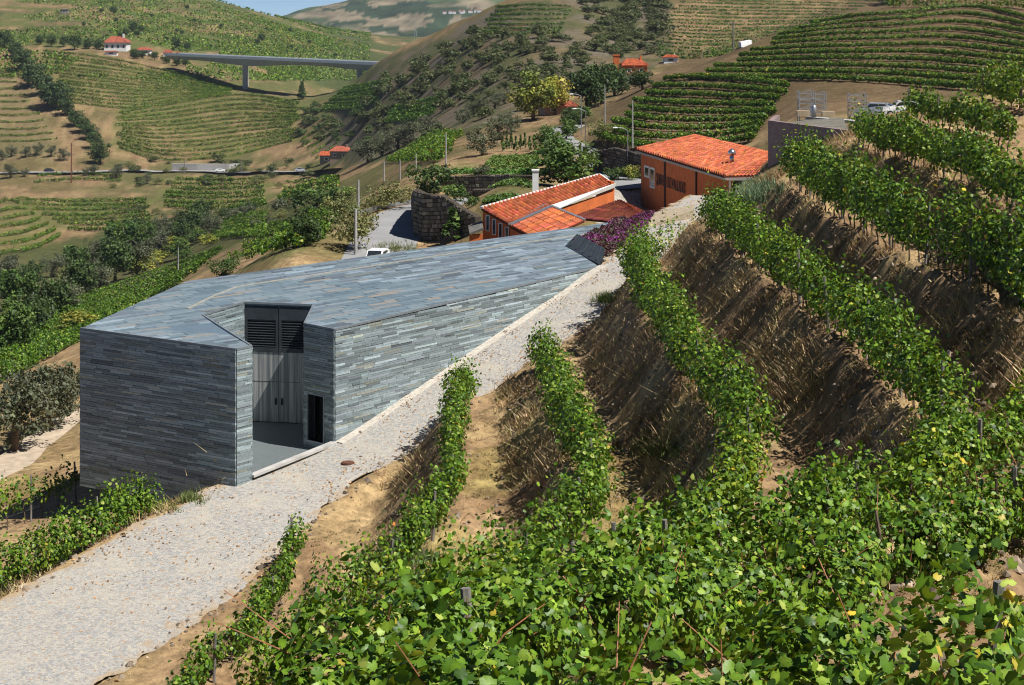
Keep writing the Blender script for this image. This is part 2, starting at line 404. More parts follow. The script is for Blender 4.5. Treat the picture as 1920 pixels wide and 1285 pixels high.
def ground(X, Y, road_dip=True):
    shp = np.shape(X); X = np.asarray(X, float).ravel(); Y = np.asarray(Y, float).ravel()
    z = tps(X, Y)
    near = (Y < 112) & (X > -22) & (X < 40)
    if near.any():
        x, y = X[near], Y[near]
        t, sA, sN = terraces(x, y)
        w = sstep(-1.6, -.3, sA) * (1 - sstep(86, 104, y)) * (1 - sstep(7, 16, sN))
        b = .55 * (fbm(x * 1.2, y * 1.2, 3, 5) - .5) + .14 * np.abs(fbm(x * 2.1, y * 2.1, 13) - .5) * 4 - .14 + .45 * (fbm(x * .45, y * .45, 9) - .5)
        zz = z[near]; z[near] = zz + (t - zz) * w + b * w
    far = sstep(110, 200, Y)
    z += far * (fbm(X / 9, Y / 9, 21) - .5) * 1.3 * np.minimum(1, Y / 400) + far * (fbm(X / 45, Y / 45, 5) - .5) * np.minimum(5, Y / 150)
    for C, lo, hi, dip in ((RC_G, 40, 156, .16), (BC_G, 110, 290, .14)):
        m = (Y > lo) & (Y < hi)
        if m.any():
            dd, hz, par = poly_dist(X[m], Y[m], C)
            hw = np.interp(par, np.arange(len(C)), C[:, 3])
            w = 1 - sstep(0, 1.4, np.abs(dd) - hw)
            inner = 1 - sstep(-.5, 0.0, np.abs(dd) - hw)
            z[m] = z[m] + (hz - z[m]) * w - (inner * dip if road_dip else 0)
    m = (Y > 78) & (Y < 124) & (X > -24) & (X < 12)
    if m.any():
        x, y = X[m], Y[m]
        ins = in_poly(x, y, FOOT)
        z[m] = np.where(ins, np.minimum(z[m], np.where(y < 92, -24.4, -16.6 - .0 * x)), z[m])
    return z.reshape(shp)
_ds = np.exp(np.linspace(math.log(5), math.log(2400), 1500))
_cols = np.arange(-104, 2032, 8.0)
_tab = ground(((_cols - CX) / F)[:, None] * _ds[None], np.broadcast_to(_ds[None], (len(_cols), len(_ds))).copy(), False)
def hit(px, py, dmin=6.0, dmax=2400):
    """where the line of sight of a pixel meets the land"""
    q = np.clip((px - _cols[0]) / 8.0, 0, len(_cols) - 1.001); i0 = int(q); f_ = q - i0
    z = _tab[i0] * (1 - f_) + _tab[i0 + 1] * f_; s = -(py - YH) / F * _ds
    ok = (z >= s) & (_ds >= dmin) & (_ds <= dmax)
    if ok.any():
        i = int(np.argmax(ok)); d = _ds[i]
        if i > 0:
            a = z[i - 1] - s[i - 1]; b = z[i] - s[i]
            t = 0 if abs(b - a) < 1e-9 else np.clip(-a / (b - a), 0, 1)
            d = _ds[i - 1] + t * (_ds[i] - _ds[i - 1])
    else:
        m_ = (_ds >= dmin) & (_ds <= dmax); j = np.argmin(np.where(m_, s - z, 1e9)); d = _ds[j]
    x = (px - CX) / F * d
    return np.array([x, d, float(np.interp(d, _ds, z))])
def gz(x, y): return float(ground(np.array([x]), np.array([y]), False)[0])

# ---- the ground sheet
nu = 400
uu = np.linspace(-.56, .50, nu); dd = np.r_[np.geomspace(2.6, 20, 60)[:-1], np.geomspace(20, 108, 340)[:-1], np.geomspace(108, 2600, 230)]; nd = len(dd)
GU, GD = np.meshgrid(uu, dd)
GX, GY = GU * GD, GD
GZ = ground(GX, GY)
PXg = CX + F * GU; PYg = YH - F * GZ / GD
# ---- its own colours: dry soil, straw, scrub, green cover
def shade_ground():
    X, Y = GX, GY
    n1_ = fbm(X / 3.0, Y / 3.0, 31); n2_ = fbm(X / 14, Y / 14, 33); n3_ = fbm(X / 60, Y / 60, 35); n4_ = fbm(X * 1.3, Y * 1.3, 37)
    soil = np.array((.29, .19, .105)); straw = np.array((.38, .27, .14)); dark = np.array((.15, .10, .06)); green = np.array((.085, .105, .028))
    rock = np.array((.20, .165, .13)); olive = np.array((.13, .12, .045))
    c = soil + (straw - soil) * sstep(.4, .62, n1_)[..., None]
    c = c + (dark - c) * (sstep(.52, .75, n4_) * .55)[..., None]
    mid = sstep(95, 130, Y)
    g = sstep(.44, .60, n2_) * mid * .7
    c = c + (olive - c) * g[..., None]
    def zone(poly, col, amt, jit=10, nz=None):
        nonlocal c
        jx = (fbm(X / 8, Y / 8, 51) - .5) * jit * 2; jy = (fbm(X / 8, Y / 8, 52) - .5) * jit
        m = in_poly(PXg + jx, PYg + jy, poly) & (Y > 95)
        a = m * amt * (1 if nz is None else nz)
        c = c + (np.array(col) - c) * a[..., None]
    # far hillside of vineyards, green cover between bare terraces
    zone([(-700, -200), (700, -200), (700, 200), (640, 150), (420, 100), (330, 95), (60, 85), (-700, 60)], (.12, .15, .04), .85, 14, sstep(.40, .52, fbm(X / 40, Y / 28, 61)))
    zone([(-700, -200), (700, -200), (700, 200), (640, 150), (420, 100), (330, 95), (60, 85), (-700, 60)], (.07, .10, .03), .7, 14, sstep(.55, .62, fbm(X / 30, Y / 20, 63)))
    yg = (.17, .19, .055)
    zone([(330, 112), (720, 122), (705, 200), (600, 225), (450, 168)], (.13, .15, .05), .75, 10, sstep(.3, .5, n2_))
    zone([(-20, 130), (20, 130), (115, 265), (110, 300), (-20, 300)], (.22, .19, .09), .5, 8)
    zone([(200, 302), (560, 290), (640, 330), (640, 420), (300, 440), (140, 440), (130, 350)], (.13, .14, .05), .6, 10, sstep(.38, .55, n2_))
    for pol in ([(66, 96), (330, 136), (452, 168), (440, 178), (340, 192), (240, 206), (120, 194)], [(215, 212), (320, 196), (450, 178), (590, 196), (560, 268), (420, 300), (300, 302), (205, 276)], [(20, 372), (290, 374), (292, 424), (120, 434)], [(-20, 380), (40, 382), (125, 442), (-20, 484)], [(296, 336), (520, 334), (508, 390), (296, 392)]):
        zone(pol, yg, .5, 8, sstep(.2, .5, n2_))
    zone([(520, 400), (560, 300), (640, 250), (720, 250), (720, 330), (640, 420)], (.12, .13, .045), .6, 14, sstep(.4, .55, n2_))
    zone([(560, 140), (620, 40), (950, 20), (950, 160), (700, 200)], (.09, .115, .04), .9, 8, (Y > 880) * sstep(.36, .5, fbm(X / 40, Y / 60, 61)))
    zone([(600, 300), (640, 190), (720, 110), (830, 70), (940, 10), (1260, -60), (1260, 120), (1000, 200), (860, 260), (700, 310)], (.12, .105, .06), .65, 12)
    # river bottom and its banks
    zone([(-700, 700), (-700, 470), (0, 470), (120, 455), (250, 420), (420, 395), (560, 375), (560, 420), (420, 470), (250, 545), (100, 640), (0, 690)], (.075, .095, .03), .8, 20)
    # rocky middle hill
    zone([(600, 300), (640, 190), (720, 110), (830, 70), (940, 10), (1260, -60), (1260, 120), (1000, 200), (860, 260), (700, 310)], rock, .75, 12, sstep(.35, .6, n2_))
    zone([(600, 300), (640, 190), (720, 110), (830, 70), (940, 10), (1260, -60), (1260, 120), (1000, 200), (860, 260), (700, 310)], (.085, .10, .034), .8, 12, sstep(.46, .56, fbm(X / 11, Y / 16, 71)))
    # kitchen gardens
    zone([(830, 330), (870, 292), (1010, 288), (1015, 360), (840, 372)], (.09, .14, .03), .5, 3, sstep(.4, .6, n1_))
    zone([(1108, 344), (1205, 340), (1208, 420), (1118, 420)], (.42, .39, .35), .95, 3)
    # green cover of the lower slope beside the winery
    zone([(-300, 790), (0, 700), (150, 640), (340, 540), (560, 470), (640, 430), (600, 390), (480, 440), (250, 520), (0, 590), (-300, 650)], (.11, .13, .04), .55, 10, sstep(.35, .6, n2_))
    # hill of the contour rows
    zone([(1120, 290), (1130, 200), (1280, 110), (1500, 40), (1700, -40), (2000, -60), (2000, 200), (1750, 190), (1450, 230), (1380, 280)], (.15, .10, .055), .7, 4)
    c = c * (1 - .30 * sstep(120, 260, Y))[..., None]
    # wear of the terrace paths and the mown strips
    near = (Y < 100)
    c = np.where((near & (n2_ > .55))[..., None], c * np.array((.92, 1.0, .8)), c)
    return c
gcol = shade_ground()
idx = np.arange(nu * nd).reshape(nd, nu)
GF = np.stack([idx[:-1, :-1], idx[:-1, 1:], idx[1:, 1:], idx[1:, :-1]], -1).reshape(-1, 4)
m, n, l, b = new_mat('hillside_soil')
at = N(n, 'ShaderNodeAttribute', attribute_name='tone')
na = noise_node(n, l, 1.9, 8, .68); nb = noise_node(n, l, .35, 6, .6)
r1 = ramp(n, [(.28, (.42,) * 3), (.5, (.95,) * 3), (.72, (1.45,) * 3)]); l.new(na.outputs[0], r1.inputs[0])
r2 = ramp(n, [(.3, (.75, .72, .66)), (.7, (1.18, 1.2, 1.2))]); l.new(nb.outputs[0], r2.inputs[0])
c1 = mixc(n, l, at.outputs['Color'], r1.outputs[0], 1.0, 'MULTIPLY'); c2 = mixc(n, l, c1, r2.outputs[0], 1.0, 'MULTIPLY')
l.new(c2, b.inputs['Base Color']); b.inputs['Roughness'].default_value = .95; b.inputs['Specular IOR Level'].default_value = .1
bump(n, l, na.outputs[0], .7, .25, b)
M_soil = m
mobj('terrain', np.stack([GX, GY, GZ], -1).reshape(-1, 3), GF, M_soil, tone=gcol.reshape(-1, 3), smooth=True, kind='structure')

# ---- roads
def road_sheet(name, C, mat, lift, across=9, crown=.05, rag=0.0, worn=False):
    n_ = len(C); t = np.gradient(C[:, :2], axis=0); t /= np.linalg.norm(t, axis=1)[:, None]
    nr = np.stack([t[:, 1], -t[:, 0]], 1)
    V = []
    for j in range(across):
        s = j / (across - 1) * 2 - 1
        o = s * (C[:, 3] + (rag * (fbm(C[:, 1] * .9, np.full(n_, s * 7), 5, 5) - .5) * 1.6 if abs(s) == 1 else 0))
        xy = C[:, :2] + nr * o[:, None]
        V.append(np.column_stack([xy, C[:, 2] + lift + crown * (1 - s * s) + .02 * (vnoise(xy[:, 0] * 2, xy[:, 1] * 2, 8) - .5)]))
    V = np.stack(V, 1).reshape(-1, 3); ix = np.arange(n_ * across).reshape(n_, across)
    Fq = np.stack([ix[:-1, :-1], ix[:-1, 1:], ix[1:, 1:], ix[1:, :-1]], -1).reshape(-1, 4)
    e_ = np.tile(np.abs(np.linspace(-1, 1, across)), n_)
    return mobj(name, V, Fq, mat, smooth=True, tone=np.repeat(e_[:, None], 3, 1) if worn else None, kind='structure')
m, n, l, b = new_mat('granite_cobbles')
tc = N(n, 'ShaderNodeTexCoord')
vo = N(n, 'ShaderNodeTexVoronoi', feature='F1'); vo.inputs['Scale'].default_value = 10.5; l.new(tc.outputs['Object'], vo.inputs['Vector'])
ve = N(n, 'ShaderNodeTexVoronoi', feature='DISTANCE_TO_EDGE'); ve.inputs['Scale'].default_value = 10.5; l.new(tc.outputs['Object'], ve.inputs['Vector'])
cr = ramp(n, [(0, (.22, .23, .235)), (.35, (.30, .305, .30)), (.7, (.375, .365, .345)), (1, (.44, .40, .33))]); 
sep = N(n, 'ShaderNodeSeparateColor'); l.new(vo.outputs['Color'], sep.inputs[0]); l.new(sep.outputs[0], cr.inputs[0])
er = ramp(n, [(.0, (0, 0, 0)), (.09, (1, 1, 1))]); l.new(ve.outputs['Distance'], er.inputs[0])
dn = noise_node(n, l, .32, 7, .66); dr = ramp(n, [(.50, (0, 0, 0)), (.70, (.7, .7, .7))]); l.new(dn.outputs[0], dr.inputs[0])
ln = noise_node(n, l, 4.2, 4, .7); lr = ramp(n, [(.60, (0, 0, 0)), (.66, (1, 1, 1))]); l.new(ln.outputs[0], lr.inputs[0])
cj = mixc(n, l, (.38, .32, .24), cr.outputs[0], er.outputs[0])
cd = mixc(n, l, cj, (.44, .395, .32), dr.outputs[0])
cl = mixc(n, l, cd, (.36, .21, .10), lr.outputs[0])
ea = N(n, 'ShaderNodeAttribute', attribute_name='tone'); en_ = noise_node(n, l, 1.1, 6, .7); ad = N(n, 'ShaderNodeMath', operation='ADD'); l.new(ea.outputs['Fac'], ad.inputs[0]); l.new(en_.outputs[0], ad.inputs[1])
eg = ramp(n, [(.74, (0, 0, 0)), (.86, (1, 1, 1))]); hf = N(n, 'ShaderNodeMath', operation='MULTIPLY'); hf.inputs[1].default_value = .55; l.new(ad.outputs[0], hf.inputs[0]); l.new(hf.outputs[0], eg.inputs[0])
cl = mixc(n, l, cl, (.36, .27, .17), eg.outputs[0])
l.new(cl, b.inputs['Base Color']); b.inputs['Roughness'].default_value = .85; b.inputs['Specular IOR Level'].default_value = .25
bump(n, l, er.outputs[0], .6, .02, b)
M_cobble = m
road_sheet('cobbled_road', RC_FINE, M_cobble, 0.0, 17, .03, .8, True)
road_sheet('asphalt_road', BC, M_asphalt, 0.0, 7, .05)

# ---- far mountain beyond the valley
def far_hill(name, prof, d0, depth, mat, tone_fn, seed):
    """a ridge with body: front slope and back slope"""
    pxs = np.linspace(prof[0][0], prof[-1][0], 420)
    top = np.interp(pxs, [p[0] for p in prof], [p[1] for p in prof])
    rows_ = 90; V = []; T = []
    for j in range(rows_):
        t = j / (rows_ - 1); 
        d = d0 + depth * (t if t < .8 else .8 + (t - .8) * 2.5)
        up = math.sin(min(t / .8, 1) * math.pi / 2) ** 1.15 if t <= .8 else 1 - (t - .8) * 3.2
        ztop = -(top - YH) / F * (d0 + depth * .8); z0 = -150.0
        x = (pxs - CX) / F * d
        z = z0 + (ztop - z0) * up + 70 * (fbm(x / 420, np.full_like(x, d / 420), seed) - .5) * math.sin(min(1, t * 1.1) * math.pi) + 14 * (fbm(x / 70, np.full_like(x, d / 70), seed + 3) - .5) * (t > .05)
        V.append(np.column_stack([x, np.full_like(x, d), z])); T.append(tone_fn(x, np.full_like(x, d), z))
    V = np.stack(V); T = np.stack(T); ix = np.arange(420 * rows_).reshape(rows_, 420)
    Fq = np.stack([ix[:-1, :-1], ix[:-1, 1:], ix[1:, 1:], ix[1:, :-1]], -1).reshape(-1, 4)
    return mobj(name, V.reshape(-1, 3), Fq, mat, tone=T.reshape(-1, 3), smooth=True, kind='structure'), V
def far_tone(x, y, z):
    a = fbm(x / 120, z / 30 + y / 200, 77); b_ = fbm(x / 22, z / 6 + y / 60, 79); c_ = fbm(x / 60, z / 12, 83)
    c = np.array((.06, .085, .04)) + (np.array((.20, .165, .11)) - np.array((.06, .085, .04))) * sstep(.47, .60, a)[:, None]
    c = np.where((c_ > .56)[:, None], np.array((.035, .055, .03)), c)
    return c * (.35 + 1.2 * b_)[:, None]
M_farhill = tone_mat('distant_slope', .95, 0, .05, .3, .02)
FARH, FARV = far_hill('mountain', [(380, 80), (470, 55), (505, 36), (560, 24), (640, 6), (720, -20), (800, -40), (900, -45), (1000, -40), (1200, -60), (1500, -90), (1900, -110)], 2500, 1500, M_farhill, far_tone, 90)
# ---------------------------------------------------------------- the slate winery
from mathutils.geometry import tessellate_polygon
win = empty('winery_building', (WB[0], WB[1], -22), 'angular modern winery building clad in grey slate with flat slate roof', 'building')
def at_parent(o, par):
    """keep world coordinates for a part of a thing whose Empty stands elsewhere"""
    o.parent = par; o.matrix_parent_inverse = par.matrix_basis.inverted(); return o
def slate_tone(k, seed, warm=.05):
    g = np.random.default_rng(seed)
    base = np.array((.215, .262, .275)); t = base * g.lognormal(0, .27, (k, 1)).clip(.5, 1.7)
    t = t * (1 + g.normal(0, .016, (k, 3)))
    wm = g.random(k) < warm
    t[wm] = t[wm] * np.array((1.2, 1.04, .86))
    return t
def slate_wall(P0, P1, zb, ztop, seed, gaps=(), th=.07):
    """courses of split slate between two plan points, the outside on the right of P0 -> P1"""
    g = np.random.default_rng(seed); P0 = np.asarray(P0, float); P1 = np.asarray(P1, float)
    L = np.linalg.norm(P1 - P0); t = (P1 - P0) / L; nrm = np.array([t[1], -t[0]])
    mb = MB(); z = zb; ch = .112
    tones = slate_tone(8000, seed + 5); q = 0
    while z < max(ztop(0), ztop(1)):
        s = -g.random() * .8; band = g.lognormal(0, .12)
        while s < L:
            ln = g.uniform(.45, 1.7); a, b_ = max(s, 0), min(s + ln, L); s += ln
            if b_ - a < .03: continue
            spans = [(a, b_)]
            for (ga, gb, gz0, gz1) in gaps:
                if z + ch > gz0 and z < gz1:
                    nw = []
                    for (u, v) in spans:
                        if v <= ga or u >= gb: nw.append((u, v))
                        else:
                            if u < ga: nw.append((u, ga))
                            if v > gb: nw.append((gb, v))
                    spans = nw
            for (u, v) in spans:
                zt = min(z + ch - .008, ztop(u / L), ztop(v / L))
                if zt - z < .03 or v - u < .03: continue
                pr = th * g.uniform(.55, 1.0)
                A = P0 + t * (u + .003); B = P0 + t * (v - .003)
                pts = [(*A, z), (*(A + nrm * pr), z), (*(B + nrm * pr), z), (*B, z)]
                mb.hexa(pts + [(p[0], p[1], zt) for p in pts], tones[q % 8000] * band); q += 1
        z += ch
    return mb
def core_wall(P0, P1, zb, ztop, gaps=(), th=.35):
    P0 = np.asarray(P0, float); P1 = np.asarray(P1, float); L = np.linalg.norm(P1 - P0); t = (P1 - P0) / L; inn = np.array([-t[1], t[0]])
    mb = MB()
    cuts = sorted({0., L, *[g_ for gp in gaps for g_ in gp[:2]]})
    for u, v in zip(cuts[:-1], cuts[1:]):
        mid = (u + v) / 2; zz = [(zb, None)]
        for gp in gaps:
            if gp[0] <= mid <= gp[1]: zz = [(zb, gp[2]), (gp[3], None)]
        for z0, z1 in zz:
            A, B = P0 + t * u, P0 + t * v
            za, zc = (ztop(u / L), ztop(v / L)) if z1 is None else (z1, z1)
            mb.hexa([(*A, z0), (*B, z0), (*(B + inn * th), z0), (*(A + inn * th), z0), (*A, za), (*B, zc), (*(B + inn * th), zc), (*(A + inn * th), za)], (.03, .035, .04))
    return mb
def zt_of(P0, P1): return lambda s: float(roof_z(P0[1] + (P1[1] - P0[1]) * s)) - .05
def clad(nm, P0, P1, zb, seed, gaps=(), label=None):
    zt = zt_of(P0, P1)
    w = core_wall(P0, P1, zb, zt, gaps).build('wall', M_slate); at_parent(w, win)
    if label: w['label'] = label
    s = slate_wall(P0, P1, zb + .0, zt, seed, gaps).build('slate_courses', M_slate, kind='stuff'); s.parent = w
    return w
clad('front', WA, WB, -23.25, 1, label='shaded front wall of long dark slates')
clad('pillar', WB, WB2, -23.25, 2)
clad('right', WC, WD, -23.25, 3, label='sunlit long slate wall sloping into the road')
clad('notch', n1, n2, -22.0, 4)
clad('notch_in', WB2, n1, -22.0, 5)
Ld = np.linalg.norm(WC - n4)
DG = (.14 * Ld, .66 * Ld, -21.2, -18.9)
clad('door_pier', n4, WC, -23.25, 6, (DG,))
clad('notch_side', n3, n4, -22.0, 7)
clad('back', WF, WG, -22, 8); clad('side', WG, WA, -23.25, 9); clad('tip', WD, WF, -17, 10)
# roof deck
RO = [WA, WB, WB2, n1, n2, n3, n4, WC, WD, WE, WH, WF, WG]
RP3 = [(p[0], p[1], float(roof_z(p[1]))) for p in RO]
tri = tessellate_polygon([[Vector(p) for p in RP3]])
K = len(RP3)
V = [p for p in RP3] + [(p[0], p[1], p[2] - .22) for p in RP3]
cen = np.mean(np.array(RO), 0)
Vt = []
for i, p in enumerate(RP3): Vt.append(p)
fs3 = [tuple(t) for t in tri] + [tuple(K + i for i in reversed(t)) for t in tri]
fs4 = [(i, (i + 1) % K, K + (i + 1) % K, K + i) for i in range(K)]
deck = mobj('roof', V, [np.array(fs3), np.array(fs4)], M_slate, tone=np.tile((.115, .16, .20), (2 * K, 1))); at_parent(deck, win)
# roof slabs, each a piece of its own
m, n, l, b = new_mat('roof_slate')
oi = N(n, 'ShaderNodeObjectInfo')
rr = ramp(n, [(0, (.10, .14, .165)), (.3, (.125, .17, .195)), (.6, (.15, .20, .225)), (.82, (.185, .225, .245)), (.93, (.20, .21, .205)), (1, (.25, .215, .175))]); rr.color_ramp.interpolation = 'LINEAR'
l.new(oi.outputs['Random'], rr.inputs[0])
nz = noise_node(n, l, 2.2, 6, .65, coord='Object'); r2 = ramp(n, [(.3, (.72,) * 3), (.7, (1.22,) * 3)]); l.new(nz.outputs[0], r2.inputs[0])
l.new(mixc(n, l, rr.outputs[0], r2.outputs[0], 1, 'MULTIPLY'), b.inputs['Base Color']); b.inputs['Roughness'].default_value = .48
M_roofslate = m
ax = (WF - WG) / np.linalg.norm(WF - WG); ay = np.array([ax[1], -ax[0]])
tiles = []; edge_cells = []
g = np.random.default_rng(4)
TW = .38
lo = min(np.dot(p - WG, ay) for p in RO); hi = max(np.dot(p - WG, ay) for p in RO); l0 = min(np.dot(p - WG, ax) for p in RO); l1 = max(np.dot(p - WG, ax) for p in RO)
v = lo - .05
ROa = np.array(RO)
while v < hi:
    s = l0 - g.random() * 1.6
    while s < l1:
        ln = g.uniform(.8, 2.0)
        cs = [WG + ax * (s + a * ln) + ay * (v + b_ * TW) for a, b_ in ((.01, .02), (.99, .02), (.99, .98), (.01, .98))]
        cs = np.array(cs)
        if in_poly(cs[:, 0], cs[:, 1], ROa).all() and in_poly(cs[:, 0].mean(), cs[:, 1].mean(), ROa): tiles.append((s, v, ln, cs))
        elif in_poly(cs[:, 0], cs[:, 1], ROa).any() or in_poly(cs[:, 0].mean(), cs[:, 1].mean(), ROa):
            tn_ = slate_tone(1, int(g.integers(1e6)))[0] * (.70, .72, .78)
            for q4 in range(8):
                va, vb = v + TW * (q4 + .06) / 8, v + TW * (q4 + (.94 if q4 == 7 else 1.0)) / 8; ss = np.linspace(s + .01, s + ln - .01, 34)
                pa_ = WG + np.outer(ss, ax) + ay * va; pb_ = WG + np.outer(ss, ax) + ay * vb
                ok_ = in_poly(pa_[:, 0], pa_[:, 1], ROa) & in_poly(pb_[:, 0], pb_[:, 1], ROa); j0 = None
                for j in range(35):
                    if j < 34 and ok_[j]: j0 = j if j0 is None else j0
                    elif j0 is not None:
                        if j - 1 > j0: edge_cells.append((np.array([pa_[j0], pa_[j - 1], pb_[j - 1], pb_[j0]]), tn_))
                        j0 = None
        s += ln
    v += TW
unit = MB(); unit.hexa([(-.5, -.5, 0), (.5, -.5, 0), (.5, .5, 0), (-.5, .5, 0), (-.5, -.5, 1), (.5, -.5, 1), (.5, .5, 1), (-.5, .5, 1)])
ume = mesh_from('roof_slate', np.vstack(unit.V), np.array(unit.F), [M_roofslate])
tiles.sort(key=lambda t: t[3][:, 1].mean())
rest = MB(); rest_t = slate_tone(6000, 77) * np.array((.70, .72, .78))
ang = math.atan2(ax[1], ax[0])
for i, (s, v_, ln, cs) in enumerate(tiles):
    c = cs.mean(0); hgt = .03 + .02 * g.random(); zz = float(roof_z(c[1]))
    if i < 300:
        o = bpy.data.objects.new('slate', ume); link(o, deck)
        k_ = .033 if c[1] > 84.6 else 0.0
        xa_ = Vector((ax[0], ax[1], k_ * ax[1])).normalized(); ya_ = Vector((-ay[0], -ay[1], -k_ * ay[1])).normalized(); za_ = xa_.cross(ya_)
        mt = Matrix((xa_, ya_, za_)).transposed().to_4x4() @ Matrix.Diagonal((ln - .02, TW - .02, hgt, 1)); mt.translation = (c[0], c[1], zz - .004); o.matrix_basis = mt
    else:
        rest.hexa([(p[0], p[1], float(roof_z(p[1])) - .01) for p in cs] + [(p[0], p[1], float(roof_z(p[1])) + hgt - .01) for p in cs], rest_t[i])
for cs, tn_ in edge_cells:
    rest.hexa([(p[0], p[1], float(roof_z(p[1])) - .004) for p in cs] + [(p[0], p[1], float(roof_z(p[1])) + .036) for p in cs], tn_)
if rest.n:
    o = rest.build('far_slates', M_slate, deck, kind='stuff')
for o in list(deck.children): pass
# pale seam across the roof
mb = MB()
sm = [roof_pt(*p) for p in ((352, 581), (400, 557), (446, 539), (700, 500), (930, 464), (1162, 431))]
for a, b_ in zip(sm[:-1], sm[1:]): mb.bar(a + (0, 0, .05), b_ + (0, 0, .04), .16, .05)
at_parent(mb.build('roof_seam', simple('pale_metal_strip', (.30, .29, .25), .6, scale=4, var=.15)), win)
mb = MB()
for P, Q in ((WA, WB), (WB, WB2), (n4, WC), (WC, WD), (n2, n3), (n1, n2), (n1, WB2), (n3, n4)):
    a = np.array((*P, float(roof_z(P[1])) + .02)); b_ = np.array((*Q, float(roof_z(Q[1])) + .02)); mb.bar(a, b_, .1, .1)
at_parent(mb.build('roof_edge', simple('edge_steel', (.23, .26, .28), .5, .4, scale=3, var=.1)), win)
# recessed court: floor, gates, small doorway
FLZ = -21.6
mb = MB()
for tr in tessellate_polygon([[Vector((*p, FLZ)) for p in (WB2, WC, n4, n3, n2, n1)]]):
    pp = [(WB2, WC, n4, n3, n2, n1)[i] for i in tr]; mb.add([(*p, FLZ) for p in pp], [(0, 1, 2)], (.13, .15, .155))
at_parent(mb.build('court_floor', M_slate), win)
mb = MB(); mb.bar((*WB2, -21.55), (*WC, -21.05), .35, .12); mb.bar((*WC, -21.02), (*WD, -14.85), .01, .01)
at_parent(mb.build('threshold', M_conc), win)
td = (n3 - n2) / np.linalg.norm(n3 - n2); nd_ = np.array([td[1], -td[0]])
if np.dot(nd_, -n2) < 0: nd_ = -nd_
LG = np.linalg.norm(n3 - n2)
def gp(s, z, off=0.0): p = n2 + td * s + nd_ * off; return np.array((p[0], p[1], z))
def panel(name, s0, s1, z0, z1, off, th, mat, par, label=None):
    mb = MB(); q = [gp(s0, z0, off), gp(s1, z0, off), gp(s1, z0, off - th), gp(s0, z0, off - th)]
    mb.hexa(q + [p + np.array((0, 0, z1 - z0)) for p in q])
    o = mb.build(name, mat)
    if par is win: at_parent(o, win)
    else: o.parent = par; 
    if label: o['label'] = label
    return o
m, n, l, b = new_mat('streaked_zinc')
nz = noise_node(n, l, 1.0, 6, .7, stretch=(7, 7, .12)); rr = ramp(n, [(.30, (.12, .135, .15)), (.46, (.22, .235, .245)), (.58, (.45, .45, .43)), (.75, (.6, .59, .56))])
l.new(nz.outputs[0], rr.inputs[0]); l.new(rr.outputs[0], b.inputs['Base Color']); b.inputs['Roughness'].default_value = .5; b.inputs['Metallic'].default_value = .25
M_zinc = m
ZU, ZR = -17.85, float(roof_z(n2[1])) - .12
panel('gate_backing', 0, LG, FLZ, ZR, -.25, .1, M_dark, win)
for (a, b_) in ((.06, LG / 2 - .02), (LG / 2 + .02, LG - .06)):
    fr = MB()
    for s0, s1, z0, z1 in ((a, a + .14, ZU, ZR), (b_ - .14, b_, ZU, ZR), (a + .14, b_ - .14, ZU, ZU + .22), (a + .14, b_ - .14, ZR - .75, ZR)):
        q = [gp(s0, z0, 0), gp(s1, z0, 0), gp(s1, z0, -.1), gp(s0, z0, -.1)]; fr.hexa(q + [p + np.array((0, 0, z1 - z0)) for p in q])
    lv = fr.build('louvre_frame', M_doorgrey); at_parent(lv, win)
    nl = 11; zz = np.linspace(ZU + .27, ZR - .80, nl)
    for z in zz:
        sl = MB(); q = [gp(a + .14, z, -.01), gp(b_ - .14, z, -.01), gp(b_ - .14, z + .05, -.09), gp(a + .14, z + .05, -.09)]
        sl.hexa(q + [p + np.array((0, 0, .025)) for p in q]); o = sl.build('slat', M_doorgrey, lv)
zd = FLZ + 2.15
panel('side_panel', .0, .42, FLZ, ZU - .02, -.03, .06, M_zinc, win)
panel('side_panel', LG - .75, LG, FLZ, ZU - .02, -.03, .06, M_zinc, win)
panel('upper_panel', .44, LG / 2 - .01, zd + .02, ZU - .02, -.035, .06, M_zinc, win)
panel('upper_panel', LG / 2 + .01, LG - .77, zd + .02, ZU - .02, -.04, .06, M_zinc, win)
for a, b_, hs in ((.44, LG / 2 - .01, LG / 2 - .2), (LG / 2 + .01, LG - .77, LG / 2 + .14)):
    dl = panel('door', a, b_, FLZ + .03, zd, -.05, .06, M_zinc, win)
    panel('handle', hs, hs + .07, FLZ + .95, FLZ + 1.3, .02, .06, M_dark, dl)
# small dark doorway in the end pier
tp = (WC - n4) / Ld; np_ = np.array([tp[1], -tp[0]])
def pp(s, z, off): p = n4 + tp * s + np_ * off; return np.array((p[0], p[1], z))
mb = MB()
for s0, s1, z0, z1 in ((DG[0] - .05, DG[0], DG[2], DG[3]), (DG[1], DG[1] + .05, DG[2], DG[3]), (DG[0] - .05, DG[1] + .05, DG[3], DG[3] + .05), (DG[0] - .05, DG[1] + .05, DG[2] - .05, DG[2])):
    q = [pp(s0, z0, .09), pp(s1, z0, .09), pp(s1, z0, -.4), pp(s0, z0, -.4)]; mb.hexa(q + [p + np.array((0, 0, z1 - z0)) for p in q])
fr = mb.build('doorway_frame', M_metal); at_parent(fr, win)
mb = MB(); q = [pp(DG[0], DG[2], -.75), pp(DG[1], DG[2], -.75), pp(DG[1], DG[2], -.85), pp(DG[0], DG[2], -.85)]; mb.hexa(q + [p + np.array((0, 0, DG[3] - DG[2])) for p in q])
o = mb.build('doorway_shade_sheet', M_dark, fr)  # near-black sheet painted in for the shade of the room behind the opening
